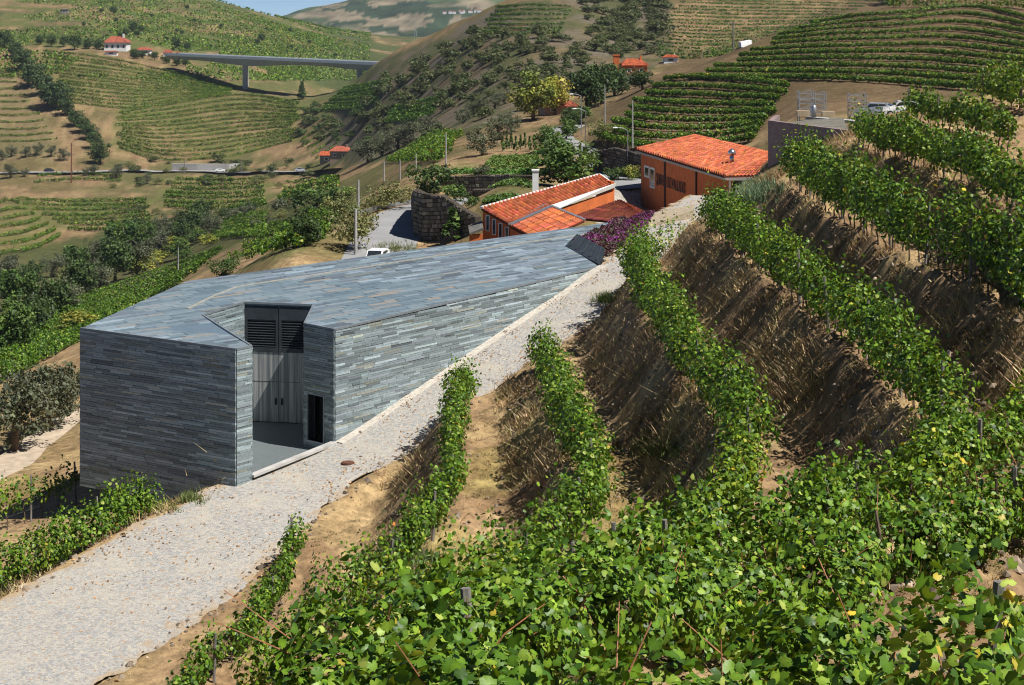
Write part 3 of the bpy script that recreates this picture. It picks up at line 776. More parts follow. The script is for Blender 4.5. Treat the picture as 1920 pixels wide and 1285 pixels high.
# concrete gutter along the foot of the long wall
mb = MB(); P = []
for s in np.linspace(0, 1, 40):
    p = WC + (WD - WC) * s; dd_, hz, par = poly_dist(np.array([p[0]]), np.array([p[1]]), RC); P.append((p, hz[0]))
dr_ = (WD - WC) / np.linalg.norm(WD - WC); nr_ = np.array([dr_[1], -dr_[0]])
V = []; 
for (p, z) in P:
    for o_, dz in ((.0, -.4), (.0, .05), (.55, .03), (.55, -.4)): V.append((*(p + nr_ * o_), z + dz + .02))
Fs = [(i * 4 + j, i * 4 + j + 1, i * 4 + j + 5, i * 4 + j + 4) for i in range(39) for j in range(3)]
mobj('gutter', np.array(V), np.array(Fs), simple('pale_gutter', (.46, .42, .36), .9, scale=5, var=.15, bmp=.2), kind='structure')
# wedge-shaped roof light by the heather
rl = [roof_pt(1060, 463), roof_pt(1124, 498), roof_pt(1128, 486) + (.2, .3, .0), roof_pt(1082, 458)]
lo_ = [p + (0, 0, .0) for p in rl]; up_ = [rl[0] + (0, 0, .08), rl[1] + (0, 0, .08), rl[2] + (0, 0, .62), rl[3] + (0, 0, .66)]
mb = MB(); mb.hexa(lo_ + up_); o = mb.build('roof_light', M_doorgrey); at_parent(o, win)
mb2 = MB()
for k in range(5):
    s = .1 + k * .2; a = np.array(up_[0]) * (1 - s) + np.array(up_[1]) * s; b_ = np.array(up_[3]) * (1 - s) + np.array(up_[2]) * s
    mb2.bar(a * .9 + b_ * .1 + (0, 0, .03), b_ + (0, 0, .03), .07, .06)
mb2.build('rib', M_doorgrey, o, kind='stuff')

# drain covers on the road
for (px, py, nm) in ((653, 869, 0), (458, 902, 1)):
    p = hit(px, py, 70, 90)
    mb = MB(); r_ = .34
    if nm == 0:
        mb.tube([p + (0, 0, .0), p + (0, 0, .05)], r_, 16); mb.tube([p + (0, 0, .05), p + (0, 0, .07)], r_ * .8, 16)
        mb.build('manhole_cover', simple('rusty_iron', (.16, .07, .045), .8, .3, scale=20, var=.3), label='round rusty manhole cover in the cobbled road', cat='manhole cover')
    else:
        for k in range(6): mb.box(p + (-.33 + k * .13, 0, .05), (.07, .5, .06))
        mb.box(p + (0, 0, .02), (.85, .6, .05)); mb.build('drain_grate', M_dark, label='square iron drain grate by the slate pillar', cat='drain')

# ---------------------------------------------------------------- tiled roofs and orange buildings
TILE = np.array((.40, .098, .040))
def tiled_roof(quad, par, name='roof', ribs=30, th=.14, tint=TILE, seed=0, courses=12):
    """quad: upper-left, upper-right, lower-right, lower-left. Barrel tiles run down the slope."""
    q = [np.asarray(p, float) for p in quad]; g = np.random.default_rng(seed)
    mb = MB(); mb.quad_slab([q[3], q[2], q[1], q[0]], th, tint * .3)
    o = mb.build(name, M_tile); at_parent(o, par)
    nrm = np.cross(q[2] - q[3], q[0] - q[3]); nrm /= np.linalg.norm(nrm); nrm = nrm if nrm[2] > 0 else -nrm
    mb = MB(); ks = 5
    wid = (np.linalg.norm(q[1] - q[0]) + np.linalg.norm(q[2] - q[3])) / 2 / ribs
    for i in range(ribs):
        u0, u1 = (i + .04) / ribs, (i + .74) / ribs
        for c in range(courses):
            v0, v1 = c / courses, (c + 1.03) / courses
            tn = tint * g.lognormal(0, .2) * np.array((1, g.uniform(.85, 1.3), g.uniform(.8, 1.5)))
            P = []
            for vv, lift in ((v0, .0), (min(v1, 1), .35)):
                for k in range(ks):
                    a = k / (ks - 1); uu_ = u0 + (u1 - u0) * a
                    base = (q[0] * (1 - uu_) + q[1] * uu_) * (1 - vv) + (q[3] * (1 - uu_) + q[2] * uu_) * vv
                    P.append(base + nrm * (.005 + wid * .42 * math.sin(math.pi * a) + lift * .12))
            mb.add(P, [(k, k + 1, ks + k + 1, ks + k) for k in range(ks - 1)], tn)
    mb.build('tiles', M_tile, o, kind='stuff'); 
    return o
def tri_roof(p3, par, seed=0, tint=TILE, ribs=14):
    a, b_, c = [np.asarray(p, float) for p in p3]     # apex, lower right, lower left
    return tiled_roof([a + (c - a) * .02, a + (b_ - a) * .02, b_, c], par, 'roof', ribs, .12, tint, seed, 9)
def wall_quad(par, a, b_, zb, za, zb2=None, mat=None, th=.3, name='wall', label=None, gaps=()):
    """upright wall from plan point a to b_ (x,y), feet zb, tops za at a and zb2 at b_"""
    a = np.asarray(a[:2], float); b_ = np.asarray(b_[:2], float); t = (b_ - a) / np.linalg.norm(b_ - a); inn = np.array([-t[1], t[0]])
    zb2 = za if zb2 is None else zb2
    mb = MB(); mb.hexa([(*a, zb), (*b_, zb), (*(b_ + inn * th), zb), (*(a + inn * th), zb), (*a, za), (*b_, zb2), (*(b_ + inn * th), zb2), (*(a + inn * th), za)])
    o = mb.build(name, mat or M_plaster); at_parent(o, par)
    if label: o['label'] = label
    return o
def window_on(par, a, b_, s0, s1, z0, z1, frame=.12, proud=.04, mat=None, glass=None, name='window'):
    """frame proud of wall a->b_ (outside on the right of a->b_), pane set back"""
    a = np.asarray(a[:2], float); b_ = np.asarray(b_[:2], float); t = (b_ - a) / np.linalg.norm(b_ - a); o = np.array([t[1], -t[0]])
    def P(s, z, off): p = a + t * s + o * off; return np.array((p[0], p[1], z))
    mb = MB()
    for u0, u1, w0, w1 in ((s0, s0 + frame, z0, z1), (s1 - frame, s1, z0, z1), (s0 + frame, s1 - frame, z0, z0 + frame), (s0 + frame, s1 - frame, z1 - frame, z1)):
        q = [P(u0, w0, proud), P(u1, w0, proud), P(u1, w0, -.05), P(u0, w0, -.05)]; mb.hexa(q + [p + np.array((0, 0, w1 - w0)) for p in q])
    w = mb.build(name, mat or M_white); at_parent(w, par)
    mb = MB(); q = [P(s0 + frame, z0 + frame, proud * .4), P(s1 - frame, z0 + frame, proud * .4), P(s1 - frame, z0 + frame, -.04), P(s0 + frame, z0 + frame, -.04)]
    mb.hexa(q + [p + np.array((0, 0, z1 - z0 - 2 * frame)) for p in q]); mb.build('pane', glass or M_glass, w)
    return w

# --- the warehouse with raised lettering
K1 = np.array([19.1, 150.0]); slope_ = np.array([-.19, 1.0]); K2 = K1 + slope_ * 29.2
EZ = -14.06
K3 = np.array([25.6, 152.0]); K4 = K3 + slope_ * 29
wh = empty('warehouse', (K1[0], K1[1], -15.8), 'big orange plastered warehouse with tiled roof and raised lettering', 'building')
wall_quad(wh, K2, K1, -22.5, EZ, label='orange wall carrying the raised letters')
wall_quad(wh, K1 + (1.6, .4), K3, -16.2, EZ); wall_quad(wh, K3, K4, -16.5, EZ); wall_quad(wh, K4, K2, -22.5, EZ)
wall_quad(wh, K1 + (0.02, .4), K1 + (1.6, .4), -22, -15.75, mat=M_conc, name='door_base')
R1 = np.array((24.5, 161, -13.05)); R0 = np.array((19.9, 185.3, -13.05))
ov = .55
e1 = np.array((K1[0] - .45, K1[1] - .5, EZ - .02)); e2 = np.array((K2[0] - .45, K2[1] + .5, EZ - .02)); e3 = np.array((K3[0] + .5, K3[1] - .6, EZ - .02)); e4 = np.array((K4[0] + .5, K4[1] + .5, EZ - .02))
tiled_roof([R0, R1, e1, e2], wh, ribs=46, courses=15, seed=1)
tri_roof([R1, e3, e1], wh, 2, ribs=22)
tiled_roof([R1, R0, e4, e3], wh, ribs=40, courses=10, seed=3)
tri_roof([R0, e2, e4], wh, 4, ribs=22)
mb = MB(); 
for a, b_ in ((R0, R1), (R1, e1), (R1, e3), (R0, e2)): mb.tube([a + (0, 0, .06), b_ + (0, 0, .08)], .15, 6, TILE * (1.15, 1.5, 1.9))
at_parent(mb.build('ridge_tiles', M_tile), wh)
mb = MB(); mb.bar(e2 + (0, 0, -.22), e1 + (0, 0, -.22), .18, .2); mb.bar(e1 + (0, 0, -.22), e3 + (0, 0, -.22), .18, .2)
at_parent(mb.build('eaves_gutter', simple('gutter_metal', (.33, .29, .27), .5, .3, var=.1)), wh)
wl = np.linalg.norm(K1 - K2)
def on_wall(px):
    u = (px - CX) / F; d = (19.1 + .19 * 150) / (u + .19); return float(np.linalg.norm(np.array((u * d, d)) - K2)), d
for (xa, xb, ya, yb) in ((1208.5, 1217.5, 311, 333), (1218.8, 1227.5, 314.5, 353)):
    s0, da = on_wall(xa); s1, db = on_wall(xb); dm = (da + db) / 2
    window_on(wh, K2, K1, s0, s1, -(yb - YH) / F * dm, -(ya - YH) / F * dm, .2)
for px in (1248, 1307):
    s0, da = on_wall(px); p = K2 + (K1 - K2) / wl * s0 + np.array((-.1, 0))
    mb = MB(); mb.tube([(*p, -22), (*p, EZ - .3)], .09, 6); at_parent(mb.build('downpipe', simple('dark_pipe', (.05, .03, .03), .6, var=.1)), wh)
s0, da = on_wall(1231); s1, db = on_wall(1286)
cu = bpy.data.curves.new('lettering', 'FONT'); cu.body = 'QUINTA DO VALLADO'; cu.size = 1.0; cu.extrude = .02
to = bpy.data.objects.new('lettering', cu); COL.objects.link(to)
bpy.context.view_layer.update()
wdt = to.dimensions.x
dgt = bpy.context.evaluated_depsgraph_get(); tme = bpy.data.meshes.new_from_object(to.evaluated_get(dgt)); bpy.data.objects.remove(to)
to = bpy.data.objects.new('lettering', tme); COL.objects.link(to)
sc = (s1 - s0) / wdt; tdir = (K1 - K2) / wl; out_ = np.array([tdir[1], -tdir[0]])
p = K2 + tdir * s0 + out_ * .1
to.rotation_euler = (R(90), 0, math.atan2(tdir[1], tdir[0])); to.scale = (sc, 1.55, 1.0); to.location = (p[0], p[1], -17.0)
tme.materials.clear(); tme.materials.append(simple('dark_letters', (.05, .02, .015), .7, var=.1))
bpy.context.view_layer.update(); at_parent(to, wh)
# glazed entrance under the eave
ent = MB()
pa, pb = K1 + (.05, .0), K1 + (4.3, .75)
for s in (0, .42, .75, 1.0):
    q = pa + (pb - pa) * s; ent.box((q[0], q[1], (EZ - 15.8) / 2), (.16, .16, 15.8 + EZ))
ent.bar((*pa, EZ - .3), (*pb, EZ - .3), .2, .28)
en = ent.build('entrance_frame', M_white); at_parent(en, wh)
mb = MB(); mb.bar((pa[0] + .1, pa[1] + .1, -14.95), (pb[0], pb[1] + .1, -14.95), .04, 1.5); mb.build('pane', M_glass, en)
vent = MB(); q = PT(1372, 300, 157)
vent.tube([q + (0, 0, -.3), q + (0, 0, .45)], .2, 12); vent.tube([q + (0, 0, .45), q + (0, 0, .5), q + (0, 0, .85), q + (0, 0, 1.05)], [.2, .42, .3, .06], 12)
at_parent(vent.build('roof_vent', simple('stainless', (.6, .62, .64), .22, .9, var=.05), smooth=True), wh)

# --- low orange building beside the winery roof
lb = empty('low_building', PT(905, 440, 121), 'low orange building with white windows and tiled roof behind the winery', 'building')
d1, d2 = 123.0, 138.0
q0 = PT(903, 391, d1); q1 = PT(1124, 329, d2); q2 = PT(1150, 347, d2 - 1.5); q3 = PT(956, 421, d1 - 1.2)
tiled_roof([q0, q1, q2, q3], lb, ribs=34, courses=8, seed=11)
mb = MB(); mb.bar(q0 + (0, 0, .06), q1 + (0, 0, .06), .22, .16); mb.bar(q1 + (0, 0, .06), q2 + (0, 0, .06), .2, .14)
at_parent(mb.build('verge', M_white), lb)
wall_quad(lb, PT(905, 396, d1 + .1), PT(955, 424, d1 - 1.1), -19.5, q0[2] - .2, q3[2] - .15, label='shaded wall with a row of white windows')
wa, wb = PT(905, 396, d1 + .1)[:2], PT(955, 424, d1 - 1.1)[:2]; wl2 = np.linalg.norm(wb - wa)
for k in range(4):
    s = .12 + k * .24; zt_ = (q0[2] * (1 - s) + q3[2] * s) - .35
    window_on(lb, wa, wb, (s) * wl2, (s + .15) * wl2, zt_ - 1.15, zt_, .06)
# white sloping parapet and sunlit wall under it
wall_quad(lb, PT(1034, 390, 125), PT(1152, 352, 136), -17.5, PT(1034, 388, 125)[2] - .45, PT(1152, 348, 136)[2] - .45, label='sunlit orange wall under the white parapet')
mb = MB(); mb.hexa([PT(1034, 397, 124.8), PT(1153, 352, 135.6), PT(1153, 352, 136.2), PT(1034, 397, 125.4), PT(1030, 386, 124.8), PT(1156, 343, 135.6), PT(1156, 343, 136.2), PT(1030, 386, 125.4)])
at_parent(mb.build('parapet', M_white), lb)
wall_quad(lb, PT(1152, 352, 136), PT(1124, 340, 139), -18, q1[2] - .3)
# front wing
g0 = PT(1034, 388, 124.4); g1 = PT(1096, 414, 122.0); g2 = PT(1012, 452, 117.5); g3 = PT(957, 423, 120.5)
fw = tiled_roof([g0, g1, g2, g3], lb, ribs=18, courses=6, seed=12, name='roof')
mb = MB(); mb.bar(g3 + (0, 0, .06), g0 + (0, 0, .06), .3, .12); mb.bar(g0 + (0, 0, .06), g1 + (0, 0, .06), .3, .12); mb.bar(PT(955, 421, 121.3), PT(1022, 384, 125.5), .2, .12)
at_parent(mb.build('roof_capping', M_metal), lb)
wall_quad(lb, g3, g2, -19.5, g3[2] - .2, g2[2] - .2)
tiled_roof([PT(1026, 382, 126), PT(1034, 388, 124.6), PT(957, 424, 120.7), PT(958, 418, 121.6)], lb, ribs=6, courses=10, seed=14, tint=TILE * .55)
# dark tiled lean-to
ltt = TILE * (.42, .40, .55)
h0 = PT(1160, 376, 129); h1 = PT(1208, 398, 126.5); h2 = PT(1190, 420, 122.5); h3 = PT(1072, 408, 123.5)
lt = empty('lean_to_shed', PT(1200, 415, 124), 'lean-to shed with weathered dark red tiles against the warehouse', 'shed')
tiled_roof([h3, h0, h1, h2], lt, ribs=20, courses=6, seed=13, tint=ltt, name='roof')
tri_roof([h0 + (0, 0, .0), h2 + (1.1, .2, -.2), h1], lt, 9, ribs=8)
wall_quad(lt, h2, h1, -19, h2[2] - .2, h1[2] - .2)
mb = MB(); cp = PT(1004, 362, 139); mb.box(cp + (0, 0, -1.2), (.5, .5, 6)); mb.box(cp + (0, 0, 1.85), (.62, .62, .12))
at_parent(mb.build('chimney', M_white), lb)
# small annex at the left end
ann = PT(893, 418, 123)
mb = MB(); mb.quad_slab([PT(880, 437, 121), PT(905, 428, 121), PT(904, 414, 124), PT(878, 423, 124)], .15); at_parent(mb.build('flat_roof', simple('felt_roof', (.15, .14, .125), .9, var=.2)), lb)
wall_quad(lb, PT(880, 437, 121.2), PT(905, 430, 121.2), -19.5, PT(880, 437, 121.2)[2] - .1)

# --- brick building at the edge of the contour-planted hill
bk = empty('brick_building', PT(1440, 290, 132), 'purplish brick building with roof terrace below the contour vine rows', 'building')
b0, b1, b2 = PT(1440, 226, 132), PT(1600, 246, 118), PT(1453, 223, 139)
zt3, zb3 = b0[2], -13.0
m, n, l, b = new_mat('purple_brick')
bt = N(n, 'ShaderNodeTexBrick'); bt.inputs['Scale'].default_value = 3.2; bt.inputs['Color1'].default_value = (.19, .125, .12, 1); bt.inputs['Color2'].default_value = (.25, .19, .18, 1); bt.inputs['Mortar'].default_value = (.16, .14, .13, 1)
tcn = N(n, 'ShaderNodeTexCoord'); mp = N(n, 'ShaderNodeMapping'); mp.inputs['Rotation'].default_value = (R(90), 0, 0); l.new(tcn.outputs['Object'], mp.inputs[0]); l.new(mp.outputs[0], bt.inputs['Vector'])
l.new(bt.outputs[0], b.inputs['Base Color']); b.inputs['Roughness'].default_value = .9
M_brick = m
wall_quad(bk, b0, b1, zb3, zt3, b1[2], mat=M_brick, th=.4); wall_quad(bk, b2, b0, zb3, zt3, mat=M_brick, th=.4)
mb = MB(); mb.quad_slab([b0 + (.3, .3, -.45), b1 + (0, .4, -.45), b1 + (2, 14, .1), b2 + (4.5, 7, -.3)], .3); at_parent(mb.build('terrace', simple('terrace_gravel', (.16, .15, .12), .95, scale=2, var=.2)), bk)
mb = MB(); mb.bar(PT(1520, 221, 141), PT(1612, 229, 128), .9, .18); at_parent(mb.build('terrace_edge', M_conc), bk)
# ---------------------------------------------------------------- leaves and vines
def fan(outline, centre=(0, 0, 0)):
    V = [centre] + outline; k = len(outline)
    return np.array(V, float), np.array([(0, i, i % k + 1) for i in range(1, k + 1)])
def leaf0(seed):
    g = np.random.default_rng(seed)
    half = [(.08, -.30), (.26, -.46), (.48, -.34), (.50, -.14), (.60, .06), (.47, .24), (.36, .47), (.17, .52)]
    pts = [(0, -.16)] + half + [(0, .70)] + [(-x, y) for x, y in reversed(half)]
    o = []
    for x, y in pts:
        x *= 1 + g.normal(0, .07); y *= 1 + g.normal(0, .07)
        o.append((x, y, -.26 * abs(x) ** 1.4 - .22 * max(y, 0) ** 2 + g.normal(0, .035)))
    return fan(o)
LEAF0 = [leaf0(i) for i in range(5)]
def leafm(seed):
    g = np.random.default_rng(seed); half = [(.22, -.42), (.50, -.28), (.56, .08), (.34, .44)]
    o = [(x * (1 + g.normal(0, .08)), y * (1 + g.normal(0, .08)), -.26 * abs(x) ** 1.4 - .2 * max(y, 0) ** 2 + g.normal(0, .04)) for x, y in [(0, -.16)] + half + [(0, .68)] + [(-x, y) for x, y in reversed(half)]]
    return fan(o)
LEAFM = [leafm(60 + i) for i in range(4)]
LEAF1 = (np.array([(0, -.42, 0), (.5, -.25, -.12), (.42, .3, -.14), (0, .62, -.06), (-.42, .3, -.14), (-.5, -.25, -.12)], float), np.array([(0, 1, 2, 3), (0, 3, 4, 5)]))
LEAF2 = (np.array([(0, -.5, 0), (.45, .05, -.15), (0, .55, 0), (-.45, .05, -.15)], float), np.array([(0, 1, 2), (0, 2, 3)]))
def frames(nrm, g):
    nrm = nrm / (np.linalg.norm(nrm, axis=1)[:, None] + 1e-9)
    r = g.normal(size=nrm.shape); r[:, 2] -= .9
    y = r - (r * nrm).sum(1)[:, None] * nrm; y /= np.linalg.norm(y, axis=1)[:, None] + 1e-9
    x = np.cross(y, nrm)
    return np.stack([x, y, nrm], 2)
def scatter(tmpl, pos, rot, size, tone):
    T, Fc = tmpl; n_ = len(pos); k = len(T)
    V = np.einsum('nij,kj->nki', rot, T) * size[:, None, None] + pos[:, None]
    Fa = (Fc[None] + (np.arange(n_) * k)[:, None, None]).reshape(-1, Fc.shape[1])
    tt = np.repeat(tone, k, 0)
    if k > 9: tt = tt * np.tile(np.r_[1.3, 1.08, .85 + .25 * (np.arange(k - 2) % 2)], n_)[:, None]
    return V.reshape(-1, 3), Fa, tt
VG = np.array([(.034, .082, .008), (.066, .140, .010), (.11, .20, .014), (.18, .275, .026), (.28, .34, .07), (.40, .33, .04), (.30, .14, .035)])
def vine_tone(n_, g, w=(.18, .34, .30, .13, .04, .006, .002)):
    w = np.array(w) / sum(w); t = VG[g.choice(7, n_, p=w)]
    return t * g.lognormal(0, .16, (n_, 1))
def row_frame(P):
    t = np.gradient(P[:, :2], axis=0); t /= np.linalg.norm(t, axis=1)[:, None] + 1e-9
    return t, np.stack([-t[:, 1], t[:, 0]], 1)
def foliage(P, per_m, size, z0, z1, hw, seed, vigor=.3, gap=.25, w=None, spikes=.075, droop=0.0):
    """leaf positions, normals, sizes and tones of a hedge-like vine row over the foot line P"""
    g = np.random.default_rng(seed)
    L = np.r_[0, np.cumsum(np.linalg.norm(np.diff(P[:, :2], axis=0), axis=1))]
    n_ = int(L[-1] * per_m); s = g.random(n_) * L[-1]
    vg = fbm(s * .55 + seed * 3.7, s * 0 + seed, seed); vg2 = fbm(s * 1.6, s * 0 + seed + 5, seed + 1)
    dens = sstep(gap - .12, gap + .22, vg * .6 + vg2 * .4)
    keep = g.random(n_) < .10 + .90 * dens
    s = s[keep]; vg = vg[keep]; vg2 = vg2[keep]; n_ = len(s)
    base = np.stack([np.interp(s, L, P[:, k]) for k in range(3)], 1)
    _, nr = row_frame(P); side = np.stack([np.interp(s, L, nr[:, k]) for k in range(2)], 1)
    top = z1 * (1 - vigor * .5 + vigor * (vg + vg2)) 
    bot = z0 * (.6 + .9 * g.random(n_)) - droop * sstep(.55, .8, vg2) * z0
    th = g.random(n_) * 2 * math.pi; rr_ = np.sqrt(g.uniform(.25, 1, n_))
    pf = .5 + .5 * np.cos(2 * math.pi * (s / 1.25 + .35 * vnoise(s * .5, s * 0, seed + 21))); top = top * (.74 + .30 * pf)
    cz = (top + bot) / 2; hz = (top - bot) / 2
    ww = hw * (.60 + .65 * vg2) * (.58 + .62 * pf)
    lat = np.cos(th) * rr_ * ww; zz = cz + np.sin(th) * rr_ * hz
    sp = g.random(n_) < spikes; zz = np.where(sp, top + g.random(n_) ** 2 * min(.35 * z1, .55), zz); lat = np.where(sp, lat * .5, lat)
    lat = lat + (vnoise(s * .8, s * 0 + 3, seed + 9) - .5) * hw * .9
    pos = base + np.column_stack([side * lat[:, None], zz])
    pos[:, :2] += g.normal(0, .04, (n_, 2))
    nrm = np.column_stack([side * (np.cos(th) * 1.0)[:, None], np.sin(th) * .6 + .45]) + g.normal(0, .55, (n_, 3))
    sz = size * g.lognormal(0, .24, n_).clip(.5, 1.45)
    tn = vine_tone(n_, g) if w is None else vine_tone(n_, g, w)
    pt = fbm(s * .35, s * 0 + 11, seed + 4)
    yl = (g.random(n_) < .5 * sstep(.60, .78, pt)); tn[yl] = tn[yl] * (1.5, 1.2, 1.0)
    return pos, nrm, sz, tn
post_me = None
def shared_post():
    global post_me
    if post_me is None:
        mb = MB(); mb.tube([(0, 0, -.3), (.01, 0, 1.0), (0, .01, 1.95)], [.055, .05, .047], 6)
        post_me = [mesh_from('post', np.vstack(mb.V), [np.array([f for f in mb.F if len(f) == 4]), np.array([f for f in mb.F if len(f) == 6])], [M_post])]
        for k in range(3):
            g = np.random.default_rng(k); mb = MB(); p = np.array((0., 0, -.15)); pts = [p]
            for z in (.2, .45, .7, .95): pts.append(np.array((g.normal(0, .05), g.normal(0, .05), z)))
            mb.tube(pts, [.04, .034, .03, .026, .018], 5)
            post_me.append(mesh_from('trunk', np.vstack(mb.V), [np.array([f for f in mb.F if len(f) == 4]), np.array([f for f in mb.F if len(f) == 5])], [M_bark]))
    return post_me
ORD = ['first', 'second', 'third', 'fourth', 'fifth', 'sixth', 'seventh', 'eighth', 'ninth', 'tenth', 'eleventh', 'twelfth', 'thirteenth', 'fourteenth', 'fifteenth', 'sixteenth', 'seventeenth', 'eighteenth', 'nineteenth', 'twentieth']
def on_ground(P): P = P.copy(); P[:, 2] = ground(P[:, 0], P[:, 1], False); return P
def vine_row(P, label, group, per_m, size, z0, z1, hw, seed, tmpl, posts=5.0, trunks=1.4, own_leaves=0, wires=False, **kw):
    root = empty('vine_row', P[len(P) // 2], label, 'vine row', group)
    inv = np.array(root.location)
    pos, nrm, sz, tn = foliage(P, per_m, size, z0, z1, hw, seed, **kw)
    fx = CX + F * pos[:, 0] / pos[:, 1]; fy = YH - F * pos[:, 2] / pos[:, 1]
    k_ = (fx > -60) & (fx < 1980) & (fy < 1370); pos, nrm, sz, tn = pos[k_], nrm[k_], sz[k_], tn[k_]
    g = np.random.default_rng(seed + 100); rot = frames(nrm, g); pos = pos - inv
    if own_leaves:
        # the leaves that show largest are pieces of their own
        px_ = CX + F * (pos[:, 0] + inv[0]) / (pos[:, 1] + inv[1]); py_ = YH - F * (pos[:, 2] + inv[2]) / (pos[:, 1] + inv[1])
        vis = (px_ > 0) & (px_ < 1920) & (py_ < 1285) & (py_ > 0)
        sc_ = np.where(vis, sz / (pos[:, 1] + inv[1]) * (.5 + g.random(len(sz))) * np.abs(nrm[:, 1] / np.linalg.norm(nrm, axis=1)) , 0)
        pick = np.argsort(-sc_)[:own_leaves]; mes = []
        for k in range(15):
            T, Fc = LEAF0[k % 5]; mes.append(mesh_from('leaf', T, Fc, [M_leaf], VG[[0, 1, 2, 3, 1, 2, 3, 1, 2, 3, 2, 4, 1, 3, 2][k]][None] * np.r_[1.3, 1.08, .85 + .25 * (np.arange(len(T) - 2) % 2)][:, None], True))
        for i in pick:
            o = bpy.data.objects.new('leaf', mes[int(g.integers(15))]); link(o, root)
            mt = Matrix([list(rot[i][r_]) + [pos[i][r_]] for r_ in range(3)] + [[0, 0, 0, 1]]); o.matrix_basis = mt @ Matrix.Scale(float(sz[i]), 4)
        m_ = np.ones(len(pos), bool); m_[pick] = False; pos, rot, sz, tn = pos[m_], rot[m_], sz[m_], tn[m_]
    if isinstance(tmpl, list):
        k = g.integers(0, len(tmpl), len(pos)); Vs, Fs, Ts, off = [], [], [], 0
        for j in range(len(tmpl)):
            m_ = k == j; V, Fa, T = scatter(tmpl[j], pos[m_], rot[m_], sz[m_], tn[m_]); Vs.append(V); Fs.append(Fa + off); Ts.append(T); off += len(V)
        V, Fa, T = np.vstack(Vs), np.vstack(Fs), np.vstack(Ts)
    else: V, Fa, T = scatter(tmpl, pos, rot, sz, tn)
    mobj('foliage', V, Fa, M_leaf, root, T, smooth=isinstance(tmpl, list), kind='stuff')
    L = np.r_[0, np.cumsum(np.linalg.norm(np.diff(P[:, :2], axis=0), axis=1))]
    sp = shared_post()
    for step, me, jit in ((posts, 0, .1), (trunks, 1, .25)):
        if not step: continue
        for s in np.arange(.25, L[-1], step):
            q = np.array([np.interp(s, L, P[:, k]) for k in range(3)])
            if not (-40 < CX + F * q[0] / q[1] < 1960 and YH - F * q[2] / q[1] < 1420): continue
            o = bpy.data.objects.new('post' if me == 0 else 'trunk', sp[0] if me == 0 else sp[1 + int(g.integers(3))]); link(o, root)
            o.location = q - inv + np.array((g.normal(0, .03), g.normal(0, .03), 0)); o.rotation_euler = (g.normal(0, .05), g.normal(0, .05), g.random() * 6)
            o.scale = (1, 1, (z1 + (.12 if own_leaves else .28)) / 1.95 if me == 0 else .8 + .3 * g.random())
    if own_leaves:
        mb = MB(); nc = int(L[-1] * 3)
        for s_ in g.random(nc) * L[-1]:
            q = np.array([np.interp(s_, L, P[:, k]) for k in range(3)]) - inv; dx = g.normal(0, .22, 3); dx[2] = 0
            mb.tube([q + (0, 0, .3), q + dx + (0, 0, z1 * .7), q + dx * 2.2 + (0, 0, z1 * g.uniform(.9, 1.2))], [.009, .007, .004], 4, cap=False)
        mb.build('canes', simple('vine_cane', (.30, .13, .06), .7, scale=9, var=.2) if 'vine_cane' not in MATS else MATS['vine_cane'], root, kind='stuff')
    if wires:
        mb = MB()
        for zz in (.62, 1.15): mb.tube(P[::3] - inv + (0, 0, zz), .006, 4)
        mb.build('wire', M_wire, root)
    return root
g1_ = 'vine rows on the terraces above the cobbled road'
def near_row(k, pxmin):
    P = catmull(ROWS[k], 600); px_ = CX + F * P[:, 0] / P[:, 1]; i = int(np.argmax(px_)); j = i + int(np.argmax(np.r_[px_[i:] < pxmin, True])); return on_ground(resample(P[i:j], .4))
def far_row(k):
    P = catmull(ROWS[k], 600); i = int(np.argmax(CX + F * P[:, 0] / P[:, 1])); return on_ground(resample(P[:i + 1], .5))
def part_row(k, a, b_, dens=600): P = catmull(ROWS[k], dens); P = P[int(a * dens):int(b_ * dens)]; return on_ground(resample(P, .5))
vine_row(part_row('A', 0, 1), 'short low vine row with a bare end post beside the cobbled road', g1_, 230, .125, .3, 1.35, .42, 1, LEAF1, 6, 1.5, vigor=.4)
vine_row(part_row('B', 0, .97), 'narrow vine row on the lowest terrace, its tip reaching over the road', g1_, 360, .112, .4, 1.5, .5, 2, LEAF1, 5, 1.2, vigor=.6, gap=.3)
vine_row(part_row('C', 0, .92), 'vine row curving down the second terrace above the road', g1_, 430, .112, .4, 1.55, .72, 3, LEAF1, 5, 1.2, vigor=.6, gap=.3)
vine_row(far_row('D'), 'long vine row bending down from the heather bed, third above road', g1_, 440, .112, .5, 1.7, .8, 4, LEAF1, 5, 1.2, vigor=.6, gap=.32)
vine_row(near_row('D', 760), 'lower half of the third row above the road, curving into the hollow', g1_, 420, .108, .35, 1.3, .62, 24, LEAF1, 6, 1.3, vigor=.5, gap=.28)
vine_row(far_row('E'), 'long vine row sweeping down from the warehouse path, fourth above road', g1_, 440, .115, .6, 1.75, .82, 5, LEAF1, 5, 1.1, vigor=.6, gap=.34)
vine_row(near_row('E', 800), 'lower half of the fourth row, sweeping across the hollow', g1_, 470, .10, .3, 1.25, .64, 25, LEAF1, 7, 1.3, vigor=.5, gap=.26)
vine_row(far_row('F'), 'leafy vine row with open gaps and grey stakes below the straw bank', g1_, 430, .12, .65, 1.95, .7, 6, LEAF1, 4.5, 1.1, vigor=.7, gap=.40)
vine_row(near_row('F', 680), 'dense vine row with medium leaves across the lower hollow', g1_, 680, .080, .25, .95, .66, 26, LEAFM, 9, 1.3, vigor=.4, gap=.2)
vine_row(part_row('G', 0, .45), 'bushy tall vine row above the straw bank near the brick building', g1_, 390, .12, .5, 1.4, .7, 7, LEAF1, 6, 1.3, vigor=.6, gap=.36)
